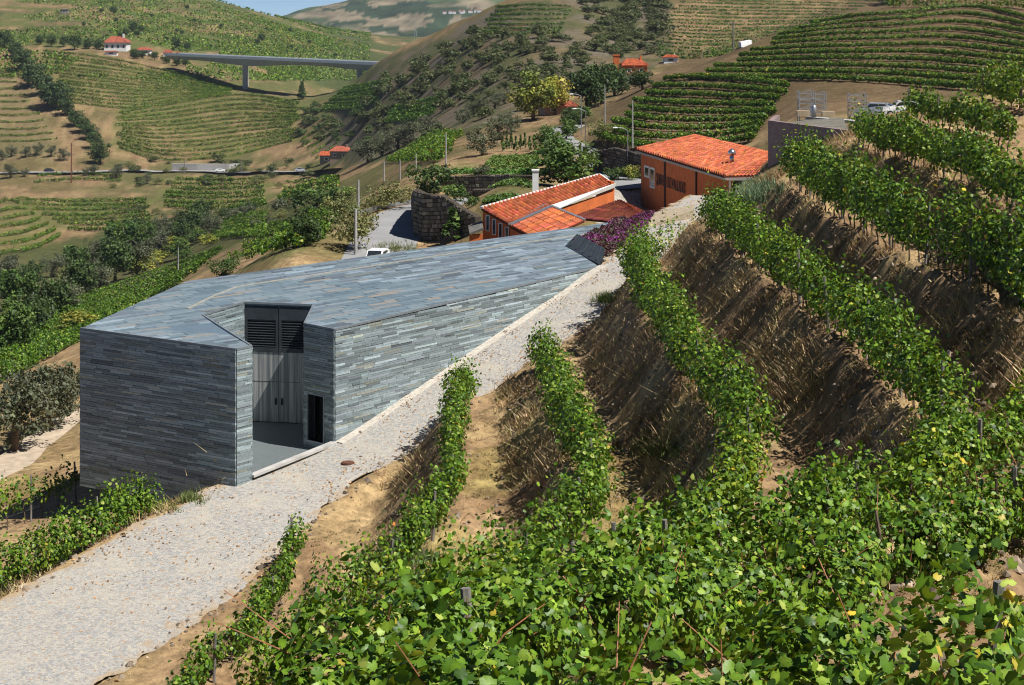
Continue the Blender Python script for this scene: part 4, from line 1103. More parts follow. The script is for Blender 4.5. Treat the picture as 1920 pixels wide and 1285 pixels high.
vine_row(near_row('G', 560), 'thick vine row with large leaves just behind the nearest one', g1_, 1250, .066, .1, 1.0, .75, 27, LEAFM, 12, 1.4, own_leaves=280, vigor=.35, gap=.1, spikes=.02)
vine_row(part_row('N', 0, .2), 'high vine row behind the tall bushy one, by the hill of contour rows', g1_, 300, .12, .5, 1.3, .55, 8, LEAF1, 6, 1.3, vigor=.5, gap=.34)
vine_row(part_row('N', .875, .915), 'nearest vine row, yellowing stretch beside the bare ground patch', g1_, 1400, .072, .1, .95, .55, 29, LEAF0, 3, 1.2, own_leaves=120, vigor=.4, gap=.38, spikes=.02, w=(.18, .26, .22, .14, .1, .08, .02))
vine_row(part_row('N', .922, .975), 'nearest vine row with the biggest broad leaves and a grey stake', g1_, 2400, .061, .05, 1.12, .9, 28, LEAF0, 5.2, 1.2, own_leaves=300, vigor=.2, gap=.02, spikes=.015)
# bush vines in the closest corner
P = np.array([PT(1990, 1330, 9.9), PT(1850, 1400, 9.4), PT(1700, 1470, 9.0), PT(1560, 1560, 8.7)]); P = on_ground(resample(catmull(P, 30), .2))
vine_row(P, 'sparse yellow-leaved vine row in the closest corner with bare wires', g1_, 1100, .068, .1, 1.05, .5, 31, LEAF0, 2.5, 1.2, own_leaves=90, vigor=.4, gap=.4, w=(.15, .2, .2, .15, .12, .14, .04))
P = np.array([PT(1840, 172, 90), PT(1890, 160, 86), PT(1940, 165, 82)]); P = on_ground(resample(catmull(P, 40), .5))
vine_row(P, 'topmost bushy vines against the contour-planted hill', g1_, 300, .13, .3, 1.5, .8, 9, LEAF1, 6, 1.4, vigor=.6, gap=.35)
# young vines along the road edge by the warehouse
P = np.array([PT(1200, 462, 101), PT(1235, 455, 102), PT(1280, 436, 104), PT(1330, 412, 104)]); P = on_ground(resample(catmull(P, 40), .5))
vine_row(P, 'sparse young yellowish vines lining the road below the warehouse', g1_, 190, .12, .5, 1.7, .4, 10, LEAF1, 6, 1.1, vigor=.7, gap=.46, w=(.1, .25, .3, .2, .1, .06, .01))
# trellises below the road, in front of the winery
P = np.array([PT(268, 968, 78.5), PT(200, 1005, 75), PT(100, 1050, 72), PT(0, 1098, 69), PT(-120, 1160, 66)]); P = on_ground(resample(catmull(P, 50), .5))
g2_ = 'trellised vines in front of the slate winery'
vine_row(P, 'lush trellised vine row along the road in front of the slate wall', g2_, 520, .12, .4, 1.95, .9, 11, LEAF1, 4, 1.3, vigor=.25, gap=.1, w=(.2, .32, .28, .15, .05, .005, .002))
P = np.array([PT(146, 915, 89), PT(80, 935, 86), PT(0, 975, 82.5), PT(-100, 1030, 78)]); P = on_ground(resample(catmull(P, 50), .5))
vine_row(P, 'thin trellised vine row on bare wires beside the dirt track', g2_, 110, .13, .9, 2.0, .45, 12, LEAF1, 4, 1.5, wires=True, vigor=.4, gap=.3)

# ---------------------------------------------------------------- vineyard rows across the valley
def field(bottom, top, nrows, what, group, per_m, size, hgt, hw, seed, dmin=100, dmax=2400, gap=.22, w=None, order='downhill', jag=1.5, trim=.06):
    B = resample(catmull(np.array([(*p, 0) for p in bottom], float), 60), 1)[:, :2]; T = resample(catmull(np.array([(*p, 0) for p in top], float), 60), 1)[:, :2]
    k = 36; f_ = lambda Q: np.stack([np.interp(np.linspace(0, 1, k), np.linspace(0, 1, len(Q)), Q[:, j]) for j in range(2)], 1)
    B, T = f_(B), f_(T); g = np.random.default_rng(seed)
    for i in range(nrows):
        t = i / max(nrows - 1, 1); Q = T * (1 - t) + B * t
        a, e = g.random() * trim, 1 - g.random() * trim
        Q = np.stack([np.interp(np.linspace(a, e, k), np.linspace(0, 1, k), Q[:, j]) for j in range(2)], 1)
        Q[:, 1] += g.normal(0, jag * .3) + jag * (vnoise(np.arange(k) * .12, np.full(k, i * 3.1), seed) - .5)
        P = np.array([hit(q[0], q[1], dmin, dmax) for q in Q])
        dj = np.abs(np.diff(P[:, 1])) / P[:-1, 1]; brk = [0] + [j + 1 for j in range(k - 1) if dj[j] > .07] + [k]
        segs = [P[u:v] for u, v in zip(brk[:-1], brk[1:]) if v - u > 3]
        if not segs: continue
        pos, nrm, sz, tn = [np.concatenate(z) for z in zip(*[foliage(resample(S, 3.), per_m, size, .25, hgt, hw, seed * 31 + i, vigor=.35, gap=gap, w=w, spikes=0) for S in segs])]
        if len(pos) < 8: continue
        V, Fa, Tn = scatter(LEAF2, pos, frames(nrm, g), sz, tn)
        nm = f'{ORD[i]} row from the {"top" if order == "downhill" else "river"} ' if i < 20 else 'lower row '
        c = P[k // 2]
        r_ = empty('vine_row', c, nm + what, 'vine row', group); mobj('foliage', V - c, Fa, M_leaf, r_, Tn, kind='stuff')
WD_ = (.45, .38, .13, .03, .01, 0, 0)
WD2_ = (.34, .38, .2, .06, .02, .005, 0)
W2_ = (.22, .36, .27, .10, .03, .01, .01)
field([(1118, 258), (1200, 278), (1310, 277), (1420, 263)], [(1230, 152), (1320, 150), (1420, 158), (1490, 168)], 9, 'on the lower contour-planted hill behind the warehouse', 'contour vine rows on the hill', 130, .26, .95, .52, 41, 150, 420, .02, W2_, jag=1)
field([(1285, 147), (1420, 150), (1560, 152), (1700, 160), (1800, 168), (1940, 172)], [(1500, 50), (1600, 34), (1700, 26), (1780, 16), (1850, 18), (1960, 45)], 11, 'on the upper contour-planted hill', 'contour vine rows on the upper hill', 120, .27, .88, .52, 42, 150, 420, .02, W2_, jag=1.5)
field([(1660, 14), (1740, 14), (1850, 12), (1960, 20)], [(1700, 0), (1780, -4), (1860, -6), (1960, -8)], 2, 'on the dark crest above the contour rows', 'vine rows on the crest', 30, .4, 2.2, .7, 43, 200, 480, .1)
field([(1220, 106), (1300, 112), (1400, 98)], [(1262, -6), (1450, -2), (1660, 4)], 19, 'on the bare slope beyond the contour-planted hill', 'vine rows on the bare far slope', 14, .5, 1.0, .42, 44, 430, 1000, .34, WD_)
field([(896, 62), (980, 66), (1052, 62)], [(925, 16), (1000, 12), (1075, 14)], 7, 'on the small terraces topping the rocky hill', 'vine rows topping the rocky hill', 14, .5, 1.1, .45, 45, 430, 1000, .2, WD_)
field([(722, 305), (790, 304), (835, 300)], [(800, 256), (835, 256), (865, 258)], 8, 'on the small field above the road bend', 'vine rows above the road bend', 16, .36, 1.35, .45, 46, 160, 500, .15, W2_)
field([(120, 192), (240, 204), (340, 190), (440, 176)], [(66, 96), (200, 112), (330, 140), (452, 168)], 15, 'on the upper field below the white house', 'vine rows below the white house', 20, .55, 1.5, .5, 47, 600, 1200, .30, W2_)
field([(215, 274), (300, 300), (420, 296), (560, 262)], [(215, 214), (320, 198), (450, 180), (575, 196)], 14, 'on the lower field above the valley road', 'vine rows above the valley road', 20, .55, 1.5, .5, 48, 560, 1200, .30, W2_)
field([(-10, 268), (60, 268), (112, 262)], [(-10, 130), (5, 130), (16, 132)], 12, 'on the steep strip left of the line of trees', 'vine rows on the steep strip', 12, .62, 1.2, .5, 49, 560, 1200, .3, W2_)
field([(296, 388), (400, 392), (505, 386)], [(320, 338), (420, 340), (505, 336)], 7, 'on the broad terraces under the valley road', 'vine rows under the valley road', 16, .6, 1.5, .6, 50, 450, 900, .16, W2_)
field([(58, 345), (140, 338), (230, 342)], [(60, 334), (140, 328), (230, 334)], 2, 'on the narrow strip under the valley road', 'vine rows on the narrow strip', 16, .6, 1.5, .6, 51, 450, 900, .15, W2_)
field([(120, 430), (200, 432), (290, 420)], [(20, 376), (140, 380), (285, 376)], 7, 'on the green field behind the riverside trees', 'vine rows behind the riverside trees', 22, .55, 1.5, .7, 52, 400, 900, .12, W2_)
field([(-10, 478), (60, 468), (120, 440)], [(-10, 384), (15, 378), (40, 384)], 7, 'on the curved terraces across the river', 'vine rows on the curved terraces', 22, .5, 1.5, .6, 53, 400, 900, .15, W2_)
field([(385, 452), (440, 446), (500, 440)], [(425, 412), (460, 404), (505, 402)], 8, 'on the fan-shaped plot by the river', 'vine rows on the fan-shaped plot', 26, .36, 1.0, .36, 54, 220, 700, .15, W2_)
field([(-100, 775), (60, 690), (150, 640), (250, 580), (345, 532)], [(-100, 630), (100, 582), (250, 530), (400, 478), (440, 460)], 10, 'on the green slope between winery and river', 'vine rows between winery and river', 60, .25, .95, .36, 55, 118, 480, .14, WD2_, jag=4)
field([(420, 505), (510, 478), (580, 462), (648, 430)], [(430, 462), (500, 432), (560, 412), (625, 396)], 6, 'on the sloping plots above the winery roof', 'vine rows above the winery roof', 50, .26, 1.15, .45, 56, 118, 480, .2, (.2, .36, .3, .1, .03, .005, .002), jag=5, trim=.25)
field([(596, 208), (660, 206), (712, 196)], [(640, 168), (690, 160), (735, 150)], 8, 'on the dark green plot under the rocky hill', 'vine rows under the rocky hill', 16, .6, 1.5, .6, 57, 350, 1000, .05, WD_)
field([(715, 232), (780, 226), (815, 214)], [(735, 205), (790, 196), (825, 186)], 5, 'on the small dark plot halfway up the rocky hill', 'vine rows halfway up the rocky hill', 16, .6, 1.5, .6, 58, 350, 1000, .05, WD_)
field([(520, 375), (570, 372), (640, 355)], [(530, 345), (580, 342), (640, 335)], 4, 'on the weedy terraces near the small orange-roofed house', 'vine rows near the small house', 12, .6, 1.3, .5, 59, 400, 900, .2, W2_)
field([(590, 300), (620, 280), (640, 262)], [(560, 268), (600, 240), (625, 225)], 5, 'on the blunt end of the vineyard spur', 'vine rows on the vineyard spur', 12, .6, 1.1, .5, 60, 450, 1000, .3, W2_)
# far vineyards on the hillside opposite: too far to count
Vs, Fs, Ts, off = [], [], [], 0; g = np.random.default_rng(9)
for i, py in enumerate(np.arange(0, 150, 2.6)):
    Q = [(x, py + .055 * (x - 300) * 0 + 8 * (vnoise(x / 160, py / 40, 3) - .5)) for x in np.arange(-20, 700, 14)]
    P = np.array([hit(q[0], q[1], 950, 2300) for q in Q]); S = resample(P, 12.)
    S = S[(np.abs(S[:, 1] - np.median(S[:, 1])) < 900)]
    pos, nrm, sz, tn = foliage(S, 1.5, 1.25, .2, 1.7, .9, 900 + i, gap=.15, spikes=0)
    px_ = CX + F * pos[:, 0] / pos[:, 1]; py_ = YH - F * pos[:, 2] / pos[:, 1]
    mk = fbm(pos[:, 0] / 55, pos[:, 1] / 70, 66) > .44; mk &= ~in_poly(px_, py_, [(330, 100), (420, 90), (380, 130)])
    V, Fa, Tn = scatter(LEAF2, pos[mk], frames(nrm[mk], g), sz[mk], tn[mk]); Vs.append(V); Fs.append(Fa + off); Ts.append(Tn); off += len(V)
mobj('vineyards', np.vstack(Vs), np.vstack(Fs), M_leaf, None, np.vstack(Ts), label='green terraced vineyards covering the far hillside', cat='vineyards', kind='stuff')

# ---------------------------------------------------------------- dry grass on the banks and paths
def blades(pos, lean, length, width, tone, g):
    n_ = len(pos); a = g.random(n_) * 2 * math.pi; w = np.column_stack([np.cos(a), np.sin(a), np.zeros(n_)]) * width[:, None] / 2
    tip = pos + np.column_stack([lean[:, 0], lean[:, 1], np.ones(n_)]) * length[:, None]
    V = np.stack([pos - w, pos + w, tip], 1).reshape(-1, 3)
    return V, np.arange(n_ * 3).reshape(-1, 3), np.repeat(tone, 3, 0)
def grass():
    g = np.random.default_rng(5); Nt = 60000
    u = g.uniform(-.30, .33, Nt); d = np.exp(g.uniform(math.log(20), math.log(108), Nt)); x, y = u * d, d
    z = ground(x, y, False); e = .4
    gx = (ground(x + e, y, False) - ground(x - e, y, False)) / (2 * e); gy = (ground(x, y + e, False) - ground(x, y - e, False)) / (2 * e)
    st = np.hypot(gx, gy)
    rd, _, par = poly_dist(x, y, RC); hw = np.interp(par, np.arange(len(RC)), RC[:, 3])
    sA = poly_dist(x, y, EXT['A'])[0]
    off = ((y > 33) | (x / y > .22)) & (np.abs(rd) > hw + .15) & ~in_poly(x, y, [WA, WB, WC, WD, WF, WG]) & ((sA > -2.5) | (rd < 0) | (np.abs(rd) < hw + 6)) 
    clump = fbm(x * .9, y * .9, 81)
    pr = np.where(st > .42, .10 + .75 * sstep(.42, .58, clump), .08 + .5 * sstep(.5, .62, clump)); keep = off & (g.random(Nt) < pr)
    x, y, z, gx, gy, st, clump = [v[keep] for v in (x, y, z, gx, gy, st, clump)]
    n_ = len(x); k = 9
    bank = sstep(.3, .6, st)
    ln = (.07 + .06 * g.random(n_)) + bank * (.05 + .26 * sstep(.42, .68, clump)) * g.lognormal(0, .3, n_)
    patch = sstep(.40, .60, fbm(x * .55 + 9, y * .55, 87)); col = (np.array((.19, .13, .07))[None] + (np.array((.52, .40, .22)) - np.array((.19, .13, .07)))[None] * patch[:, None]) * g.lognormal(0, .25, (n_, 1)) * (1 + g.normal(0, .05, (n_, 3)))
    dk = g.random(n_) < .15; col[dk] *= (.6, .52, .48)
    gr = (g.random(n_) < .07) | ((bank < .3) & (fbm(x * .3, y * .3, 83) > .58) & (g.random(n_) < .5)); col[gr] = np.array((.12, .15, .04)) * g.lognormal(0, .2, (gr.sum(), 1))
    rep = lambda v: np.repeat(v, k, 0)
    spr = .08 + .14 * bank
    pos = np.column_stack([rep(x) + g.normal(0, 1, n_ * k) * rep(spr), rep(y) + g.normal(0, 1, n_ * k) * rep(spr), np.zeros(n_ * k)])
    pos[:, 2] = rep(z) + (pos[:, 0] - rep(x)) * rep(gx) + (pos[:, 1] - rep(y)) * rep(gy) - .02
    dn = np.column_stack([-gx, -gy]) / (st[:, None] + 1e-6) * (bank * .9)[:, None]
    lean = rep(dn) * .4 + g.normal(0, .62, (n_ * k, 2))
    V, Fa, T = blades(pos, lean, rep(ln) * g.uniform(.5, 1.2, n_ * k), .012 + .018 * g.random(n_ * k) + rep(y) * .00022, rep(col) * g.lognormal(0, .15, (n_ * k, 1)), g)
    mobj('dry_grass', V, Fa, M_straw, None, T, label='dry straw-coloured grass on the terrace banks', cat='grass', kind='stuff')
grass()
def stones():
    g = np.random.default_rng(15); n_ = 30000; u = g.uniform(-.30, .33, n_); d = np.exp(g.uniform(math.log(18), math.log(106), n_)); x, y = u * d, d; z = ground(x, y, False); e = .4
    st = np.hypot((ground(x + e, y, False) - z) / e, (ground(x, y + e, False) - z) / e)
    rd, _, par = poly_dist(x, y, RC); hw = np.interp(par, np.arange(len(RC)), RC[:, 3]); edge = np.abs(np.abs(rd) - hw) < .5
    k = ((st > .35) & (fbm(x * .6, y * .6, 91) > .48) & (np.abs(rd) > hw)) | (edge & (g.random(n_) < .8)); k &= ~in_poly(x, y, [WA, WB, WC, WD, WF, WG]); x, y, z = x[k], y[k], z[k]; m_ = len(x)
    T0 = np.array([(1, 0, -.2), (.2, .9, -.2), (-.8, .5, -.2), (-.7, -.7, -.2), (.4, -.9, -.2), (.35, .1, .55), (-.3, .1, .6)]); F0 = np.array([(0, 1, 5), (1, 2, 6), (1, 6, 5), (2, 3, 6), (3, 4, 6), (4, 5, 6), (4, 0, 5)])
    tn = np.array((.22, .175, .13)) * g.lognormal(0, .35, (m_, 1)); s_ = g.lognormal(math.log(.075), .45, m_).clip(.03, .25)
    V, Fa, T = scatter((T0, F0), np.column_stack([x, y, z + .02]), frames(g.normal(0, .35, (m_, 3)) + (0, 0, 1), g), s_, tn)
    mobj('stones', V, Fa, M_straw, None, T, label='loose schist stones on the banks and along the road edge', cat='stones', kind='stuff')
stones()
def litter():
    g = np.random.default_rng(6); n_ = 5200
    i = g.integers(30, 150, n_); c = RC[i] + (RC[np.minimum(i + 1, 159)] - RC[i]) * g.random((n_, 1)); t = np.gradient(RC[:, :2], axis=0)[i]; t /= np.linalg.norm(t, axis=1)[:, None]
    o = (g.random(n_) * 2 - 1); o = np.sign(o) * np.abs(o) ** .55
    xy = c[:, :2] + np.column_stack([t[:, 1], -t[:, 0]]) * (o * c[:, 3])[:, None]
    mk = fbm(xy[:, 0] * .8, xy[:, 1] * .8, 3) > .45
    pos = np.column_stack([xy, c[:, 2] + .07])[mk]; n_ = len(pos)
    nrm = g.normal(0, .35, (n_, 3)) + (0, 0, 1)
    tn = np.array((.30, .17, .075)) * g.lognormal(0, .35, (n_, 1))
    V, Fa, T = scatter(LEAF2, pos, frames(nrm, g), g.uniform(.05, .13, n_), tn)
    mobj('leaf_litter', V, Fa, M_straw, None, T, label='dry fallen leaves strewn over the cobbled road', cat='leaf litter', kind='stuff')
litter()
# ---------------------------------------------------------------- trees and shrubs
def crown_mesh(name, seed, clumps, leaves, leaf, shape, tones, r_clump=.16):
    """foliage in the unit crown: shape(g,k) -> clump centres inside it"""
    g = np.random.default_rng(seed); C = shape(g, clumps); tn = np.array(tones)
    ct = tn[g.integers(0, len(tn), clumps)] * g.lognormal(0, .2, (clumps, 1)); cr_ = r_clump * g.uniform(.6, 1.3, clumps)
    k = g.integers(0, clumps, leaves); d = g.normal(size=(leaves, 3)); d /= np.linalg.norm(d, axis=1)[:, None]; d[:, 2] = d[:, 2] * .85 + .1
    pos = C[k] + d * (cr_[k] * g.uniform(.45, 1.08, leaves))[:, None]
    nrm = d + g.normal(0, .6, (leaves, 3)) + (0, 0, .25)
    V, Fa, T = scatter(LEAF2, pos, frames(nrm, g), leaf * g.lognormal(0, .3, leaves), ct[k] * g.lognormal(0, .2, (leaves, 1)))
    return mesh_from(name, V, Fa, [M_crown], T)
def s_round(zc=.62, rx=.36, rz=.34, flat=1.0):
    def f_(g, k):
        d = g.normal(size=(k, 3)); d /= np.linalg.norm(d, axis=1)[:, None]; r = g.random(k) ** .45
        return np.column_stack([d[:, 0] * r * rx, d[:, 1] * r * rx, zc + d[:, 2] * r * rz])
    return f_
def s_cone(g, k):
    z = g.random(k) ** 1.3; r = (1 - z) * .2 * np.sqrt(g.uniform(.4, 1, k)); a = g.random(k) * 6.283
    return np.column_stack([np.cos(a) * r, np.sin(a) * r, .1 + z * .85])
def s_bush(g, k):
    d = g.normal(size=(k, 3)); d /= np.linalg.norm(d, axis=1)[:, None]; r = g.random(k) ** .5
    return np.column_stack([d[:, 0] * r * .5, d[:, 1] * r * .5, .42 + d[:, 2] * r * .36])
def trunk_mesh(name, seed, h=.62, r=.03, limbs=6):
    g = np.random.default_rng(seed); mb = MB()
    pts = [np.array((0, 0, -.06)), np.array((g.normal(0, .01), 0, h * .4)), np.array((g.normal(0, .02), g.normal(0, .02), h * .75)), np.array((g.normal(0, .03), g.normal(0, .03), h * 1.2))]
    mb.tube(pts, [r * 1.35, r, r * .8, r * .3], 7)
    for k in range(limbs):
        a = k * 2.4 + g.random(); st = pts[1] + (pts[2] - pts[1]) * g.random() * 1.3; e = st + np.array((math.cos(a) * .2, math.sin(a) * .2, g.uniform(.1, .24)))
        mb.tube([st, (st + e) / 2 + (0, 0, .03), e], [r * .5, r * .35, r * .12], 5)
    by = {}
    for f in mb.F: by.setdefault(len(f), []).append(f)
    return mesh_from(name, np.vstack(mb.V), [np.array(v) for v in by.values()], [M_bark], smooth=True)
DKG = [(.036, .066, .016), (.052, .09, .02), (.07, .115, .026), (.044, .075, .022)]
OLV = [(.085, .10, .055), (.11, .125, .07), (.065, .08, .04), (.13, .14, .085)]
LIM = [(.15, .19, .03), (.20, .23, .035), (.12, .16, .025), (.26, .25, .04)]
BRT = [(.055, .11, .02), (.08, .14, .024), (.05, .095, .018), (.10, .155, .03)]
YEL = [(.30, .27, .03), (.22, .24, .03), (.34, .30, .05)]
SCR = [(.058, .082, .024), (.078, .10, .03), (.10, .115, .04), (.048, .068, .02)]
LOL = [(.16, .17, .06), (.20, .19, .07), (.13, .15, .05)]
TREES = {
 'dark': [(trunk_mesh('trunk', i), crown_mesh('crown', 10 + i, 46, 2300, .05, s_round(.54, .38, .42), DKG)) for i in range(2)],
 'olive': [(trunk_mesh('trunk', 20 + i, .55, .04), crown_mesh('crown', 30 + i, 44, 2400, .036, s_round(.50, .42, .40), OLV, .15)) for i in range(2)],
 'bright': [(trunk_mesh('trunk', 40 + i), crown_mesh('crown', 42 + i, 46, 2300, .052, s_round(.52, .42, .42), BRT)) for i in range(2)],
 'lime': [(trunk_mesh('trunk', 50), crown_mesh('crown', 51, 70, 3800, .04, s_round(.54, .40, .44), LIM, .13))],
 'yellow': [(trunk_mesh('trunk', 52), crown_mesh('crown', 53, 50, 2600, .045, s_round(.58, .36, .38), YEL, .14))],
 'fir': [(trunk_mesh('trunk', 54, .8, .02, 2), crown_mesh('crown', 55, 60, 2200, .045, s_cone, DKG, .08))],
 'young': [(trunk_mesh('trunk', 56, .8, .015, 2), crown_mesh('crown', 57, 30, 600, .07, s_cone, BRT, .07))],
}
BUSH = {
 'scrub': [crown_mesh('scrub', 60 + i, 18, 520, .10, s_bush, SCR, .24) for i in range(3)],
 'dark': [crown_mesh('scrub', 64 + i, 26, 1300, .062, s_bush, DKG, .2) for i in range(2)],
 'bright': [crown_mesh('scrub', 70 + i, 26, 1300, .062, s_bush, BRT, .2) for i in range(2)],
 'light': [crown_mesh('scrub', 74 + i, 30, 2000, .042, s_bush, LOL, .18) for i in range(2)],
 'olive': [crown_mesh('scrub', 78 + i, 26, 1300, .055, s_bush, OLV, .2) for i in range(2)],
 'yellow': [crown_mesh('scrub', 82, 24, 1200, .06, s_bush, LIM, .2)],
}
gt = np.random.default_rng(123)
ORDX = ORD + ['twenty-first', 'twenty-second', 'twenty-third', 'twenty-fourth', 'twenty-fifth', 'twenty-sixth', 'twenty-seventh', 'twenty-eighth', 'twenty-ninth', 'thirtieth']
_seen = {}
def nth(key): _seen[key] = _seen.get(key, -1) + 1; return ORDX[min(_seen[key], 29)]
def tree(px, py, hpx, kind, label, group=None, wide=1.0, dmin=100, dmax=2400, nm=None):
    p = hit(px, py, dmin, dmax); s = hpx * p[1] / F
    T, C_ = TREES[kind][int(gt.integers(len(TREES[kind])))]
    r_ = empty(nm or {'olive': 'olive_tree', 'fir': 'fir_tree', 'young': 'young_conifer'}.get(kind, 'broadleaf_tree'), p, label, 'tree', group, gt.random() * 6.28)
    r_.scale = (s * wide, s * wide, s)
    for nme, me in (('trunk', T), ('crown', C_)): link(bpy.data.objects.new(nme, me), r_)
    return r_
def bush(px, py, hpx, kind, label, group=None, wide=1.0, dmin=100, dmax=2400, nm='shrub'):
    p = hit(px, py, dmin, dmax); s = hpx * p[1] / F
    o = bpy.data.objects.new(nm, BUSH[kind][int(gt.integers(len(BUSH[kind])))]); link(o); o.location = p; o.rotation_euler = (0, 0, gt.random() * 6.28); o.scale = (s * wide, s * wide, s)
    return tag(o, label, 'shrub', group)
gR = 'riverside trees in the valley'
for (x, y, h, k, w) in [[(22, 660, 120, 'bright', 1.0), (62, 628, 95, 'dark', 1.1), (98, 600, 100, 'dark', 1.0), (30, 580, 100, 'bright', 1), (128, 580, 75, 'olive', 1.2), (150, 560, 95, 'dark', 1), (188, 545, 75, 'olive', 1.1),
                        (216, 528, 100, 'dark', 1.1), (258, 516, 90, 'olive', 1.1), (140, 512, 70, 'bright', 1), (172, 502, 70, 'olive', 1), (205, 490, 62, 'dark', 1), (232, 480, 90, 'bright', 1.1), (252, 466, 78, 'dark', 1), (274, 470, 70, 'bright', 1),
                        (296, 482, 66, 'olive', 1.1), (318, 468, 66, 'olive', 1.1), (342, 462, 64, 'dark', 1.1), (358, 444, 70, 'dark', 1.1), (378, 430, 70, 'dark', 1), (398, 440, 56, 'olive', 1.1), (334, 486, 50, 'bright', 1.2), (300, 440, 52, 'olive', 1),
                        (420, 416, 36, 'dark', 1), (462, 408, 36, 'olive', 1.2), (10, 530, 70, 'olive', 1.2), (60, 540, 64, 'dark', 1.2), (100, 520, 60, 'olive', 1.2)][i] for i in np.argsort([22, 62, 98, 30, 128, 150, 188, 216, 258, 140, 172, 205, 232, 252, 274, 296, 318, 342, 358, 378, 398, 334, 300, 420, 462, 10, 60, 100])]:
    tree(x, y, h * .82, k, nth(k) + {'bright': ' fresh green leafy tree', 'dark': ' dark green tree', 'olive': ' grey-green tree'}[k] + ' along the river, counted from the picture edge', gR, w, 160, 620)
gL = 'line of trees climbing the slope'
for (x, y, h) in ((8, 90, 34), (26, 108, 34), (42, 132, 44), (62, 162, 50), (78, 178, 44), (96, 204, 60), (112, 204, 50), (122, 218, 36), (142, 238, 34), (154, 250, 32), (166, 264, 36), (176, 278, 32), (188, 308, 46)):
    tree(x, y, h, 'dark', nth('line') + ' tree from the top in the line climbing between the vineyards', gL, 1.15, 500, 1300)
gO = 'small round trees above the valley road'
for (x, y, h) in ((4, 302, 24), (22, 294, 24), (48, 296, 24), (70, 292, 27), (96, 294, 24), (120, 302, 27), (20, 334, 30), (46, 332, 18), (218, 334, 30), (160, 330, 18), (176, 328, 22), (276, 345, 20)):
    tree(x, y, h, 'olive', nth('olv') + ' of the small round olive trees scattered along the valley road', gO, 1.1, 500, 1300)
gH = 'trees around the white houses'
for (x, y, h) in ((75, 84, 20), (96, 88, 24), (120, 88, 22), (140, 94, 30), (166, 93, 22), (186, 94, 22), (250, 110, 17), (268, 110, 16), (290, 113, 17), (312, 120, 16), (331, 124, 18), (348, 124, 16), (248, 60, 22), (236, 68, 16), (330, 90, 20), (350, 95, 18)):
    tree(x, y, h, 'dark', nth('hs') + ' of the small dark trees around the far white houses', gH, 1.1, 700, 1500)
gF = 'trees dotted over the far hillside'
for i in range(46):
    x, y = gt.uniform(150, 640), gt.uniform(15, 115)
    if y < 10 + max(0, (x - 380)) * .26: continue
    tree(x, y, gt.uniform(6, 11) + (6 if gt.random() < .15 else 0), 'dark', 'tiny dark tree dotted on the far vineyard hillside', gF, 1.15, 900, 2200)
for (x, y, h, k, lb_, w) in ((566, 186, 34, 'fir', 'dark pointed fir in the valley below the bridge', 1.2), (850, 452, 66, 'young', 'light green young conifer in front of the stone wall', 1.5),
        (1000, 226, 92, 'lime', 'big yellow-green tree standing above the gardens', 1.15), (1042, 216, 76, 'yellow', 'yellowing tree leaning beside the big yellow-green one', .95),
        (905, 292, 58, 'olive', 'grey olive tree above the kitchen gardens', 1.3), (936, 262, 52, 'olive', 'broad olive tree behind the bean rows', 1.3), (960, 248, 42, 'olive', 'small olive tree beneath the yellow-green tree', 1.1),
        (1062, 356, 92, 'bright', 'wide glossy green tree beside the road behind the low building', 1.5), (1036, 322, 72, 'bright', 'leafy green tree by the bend of the upper road', 1.2), (1024, 285, 50, 'bright', 'bright green tree at the far end of the gardens', 1.2), (1062, 262, 40, 'bright', 'green tree over the small upper road', 1.2),
        (1100, 205, 85, 'dark', 'tall dark tree next to the red-roofed house', 1.1), (1128, 196, 84, 'dark', 'tall dark tree left of the far orange house', 1.0), (1152, 180, 60, 'dark', 'dark tree in front of the far orange house', 1.2), (1084, 180, 48, 'dark', 'dark tree behind the red-roofed house', 1.2), (1178, 168, 44, 'olive', 'grey-green tree below the far orange house', 1.4), (1204, 168, 40, 'dark', 'dark tree beside the far orange house', 1.4),
        (1008, 205, 60, 'olive', 'grey tree behind the yellow-green tree', 1.2), (1070, 240, 40, 'dark', 'dark tree below the red-roofed house', 1.2), (1090, 232, 36, 'bright', 'green tree below the terraced plot', 1.2),
        (570, 462, 62, 'dark', 'dark spreading tree on the plots above the winery roof', 1.3)):
    tree(x, y, h, k, lb_, None, w, 110, 1400)
gC = 'olive trees in front of the rocky hill'
for (x, y, h) in ((880, 222, 32), (902, 214, 32), (928, 204, 32), (946, 196, 32), (690, 306, 52), (716, 292, 46), (746, 280, 44), (770, 268, 46), (800, 258, 46), (868, 232, 30)):
    tree(x, y, h, 'olive', nth('ft') + ' of the grey olive trees at the foot of the rocky hill', gC, 1.3, 200, 900)
gB = 'bean poles in the kitchen garden'
for i in range(8): tree(942 + i * 8.5, 284 - (i % 3) * 3, 30, 'young', 'slim green plant tied to poles in the kitchen garden', gB, .9, 120, 400)
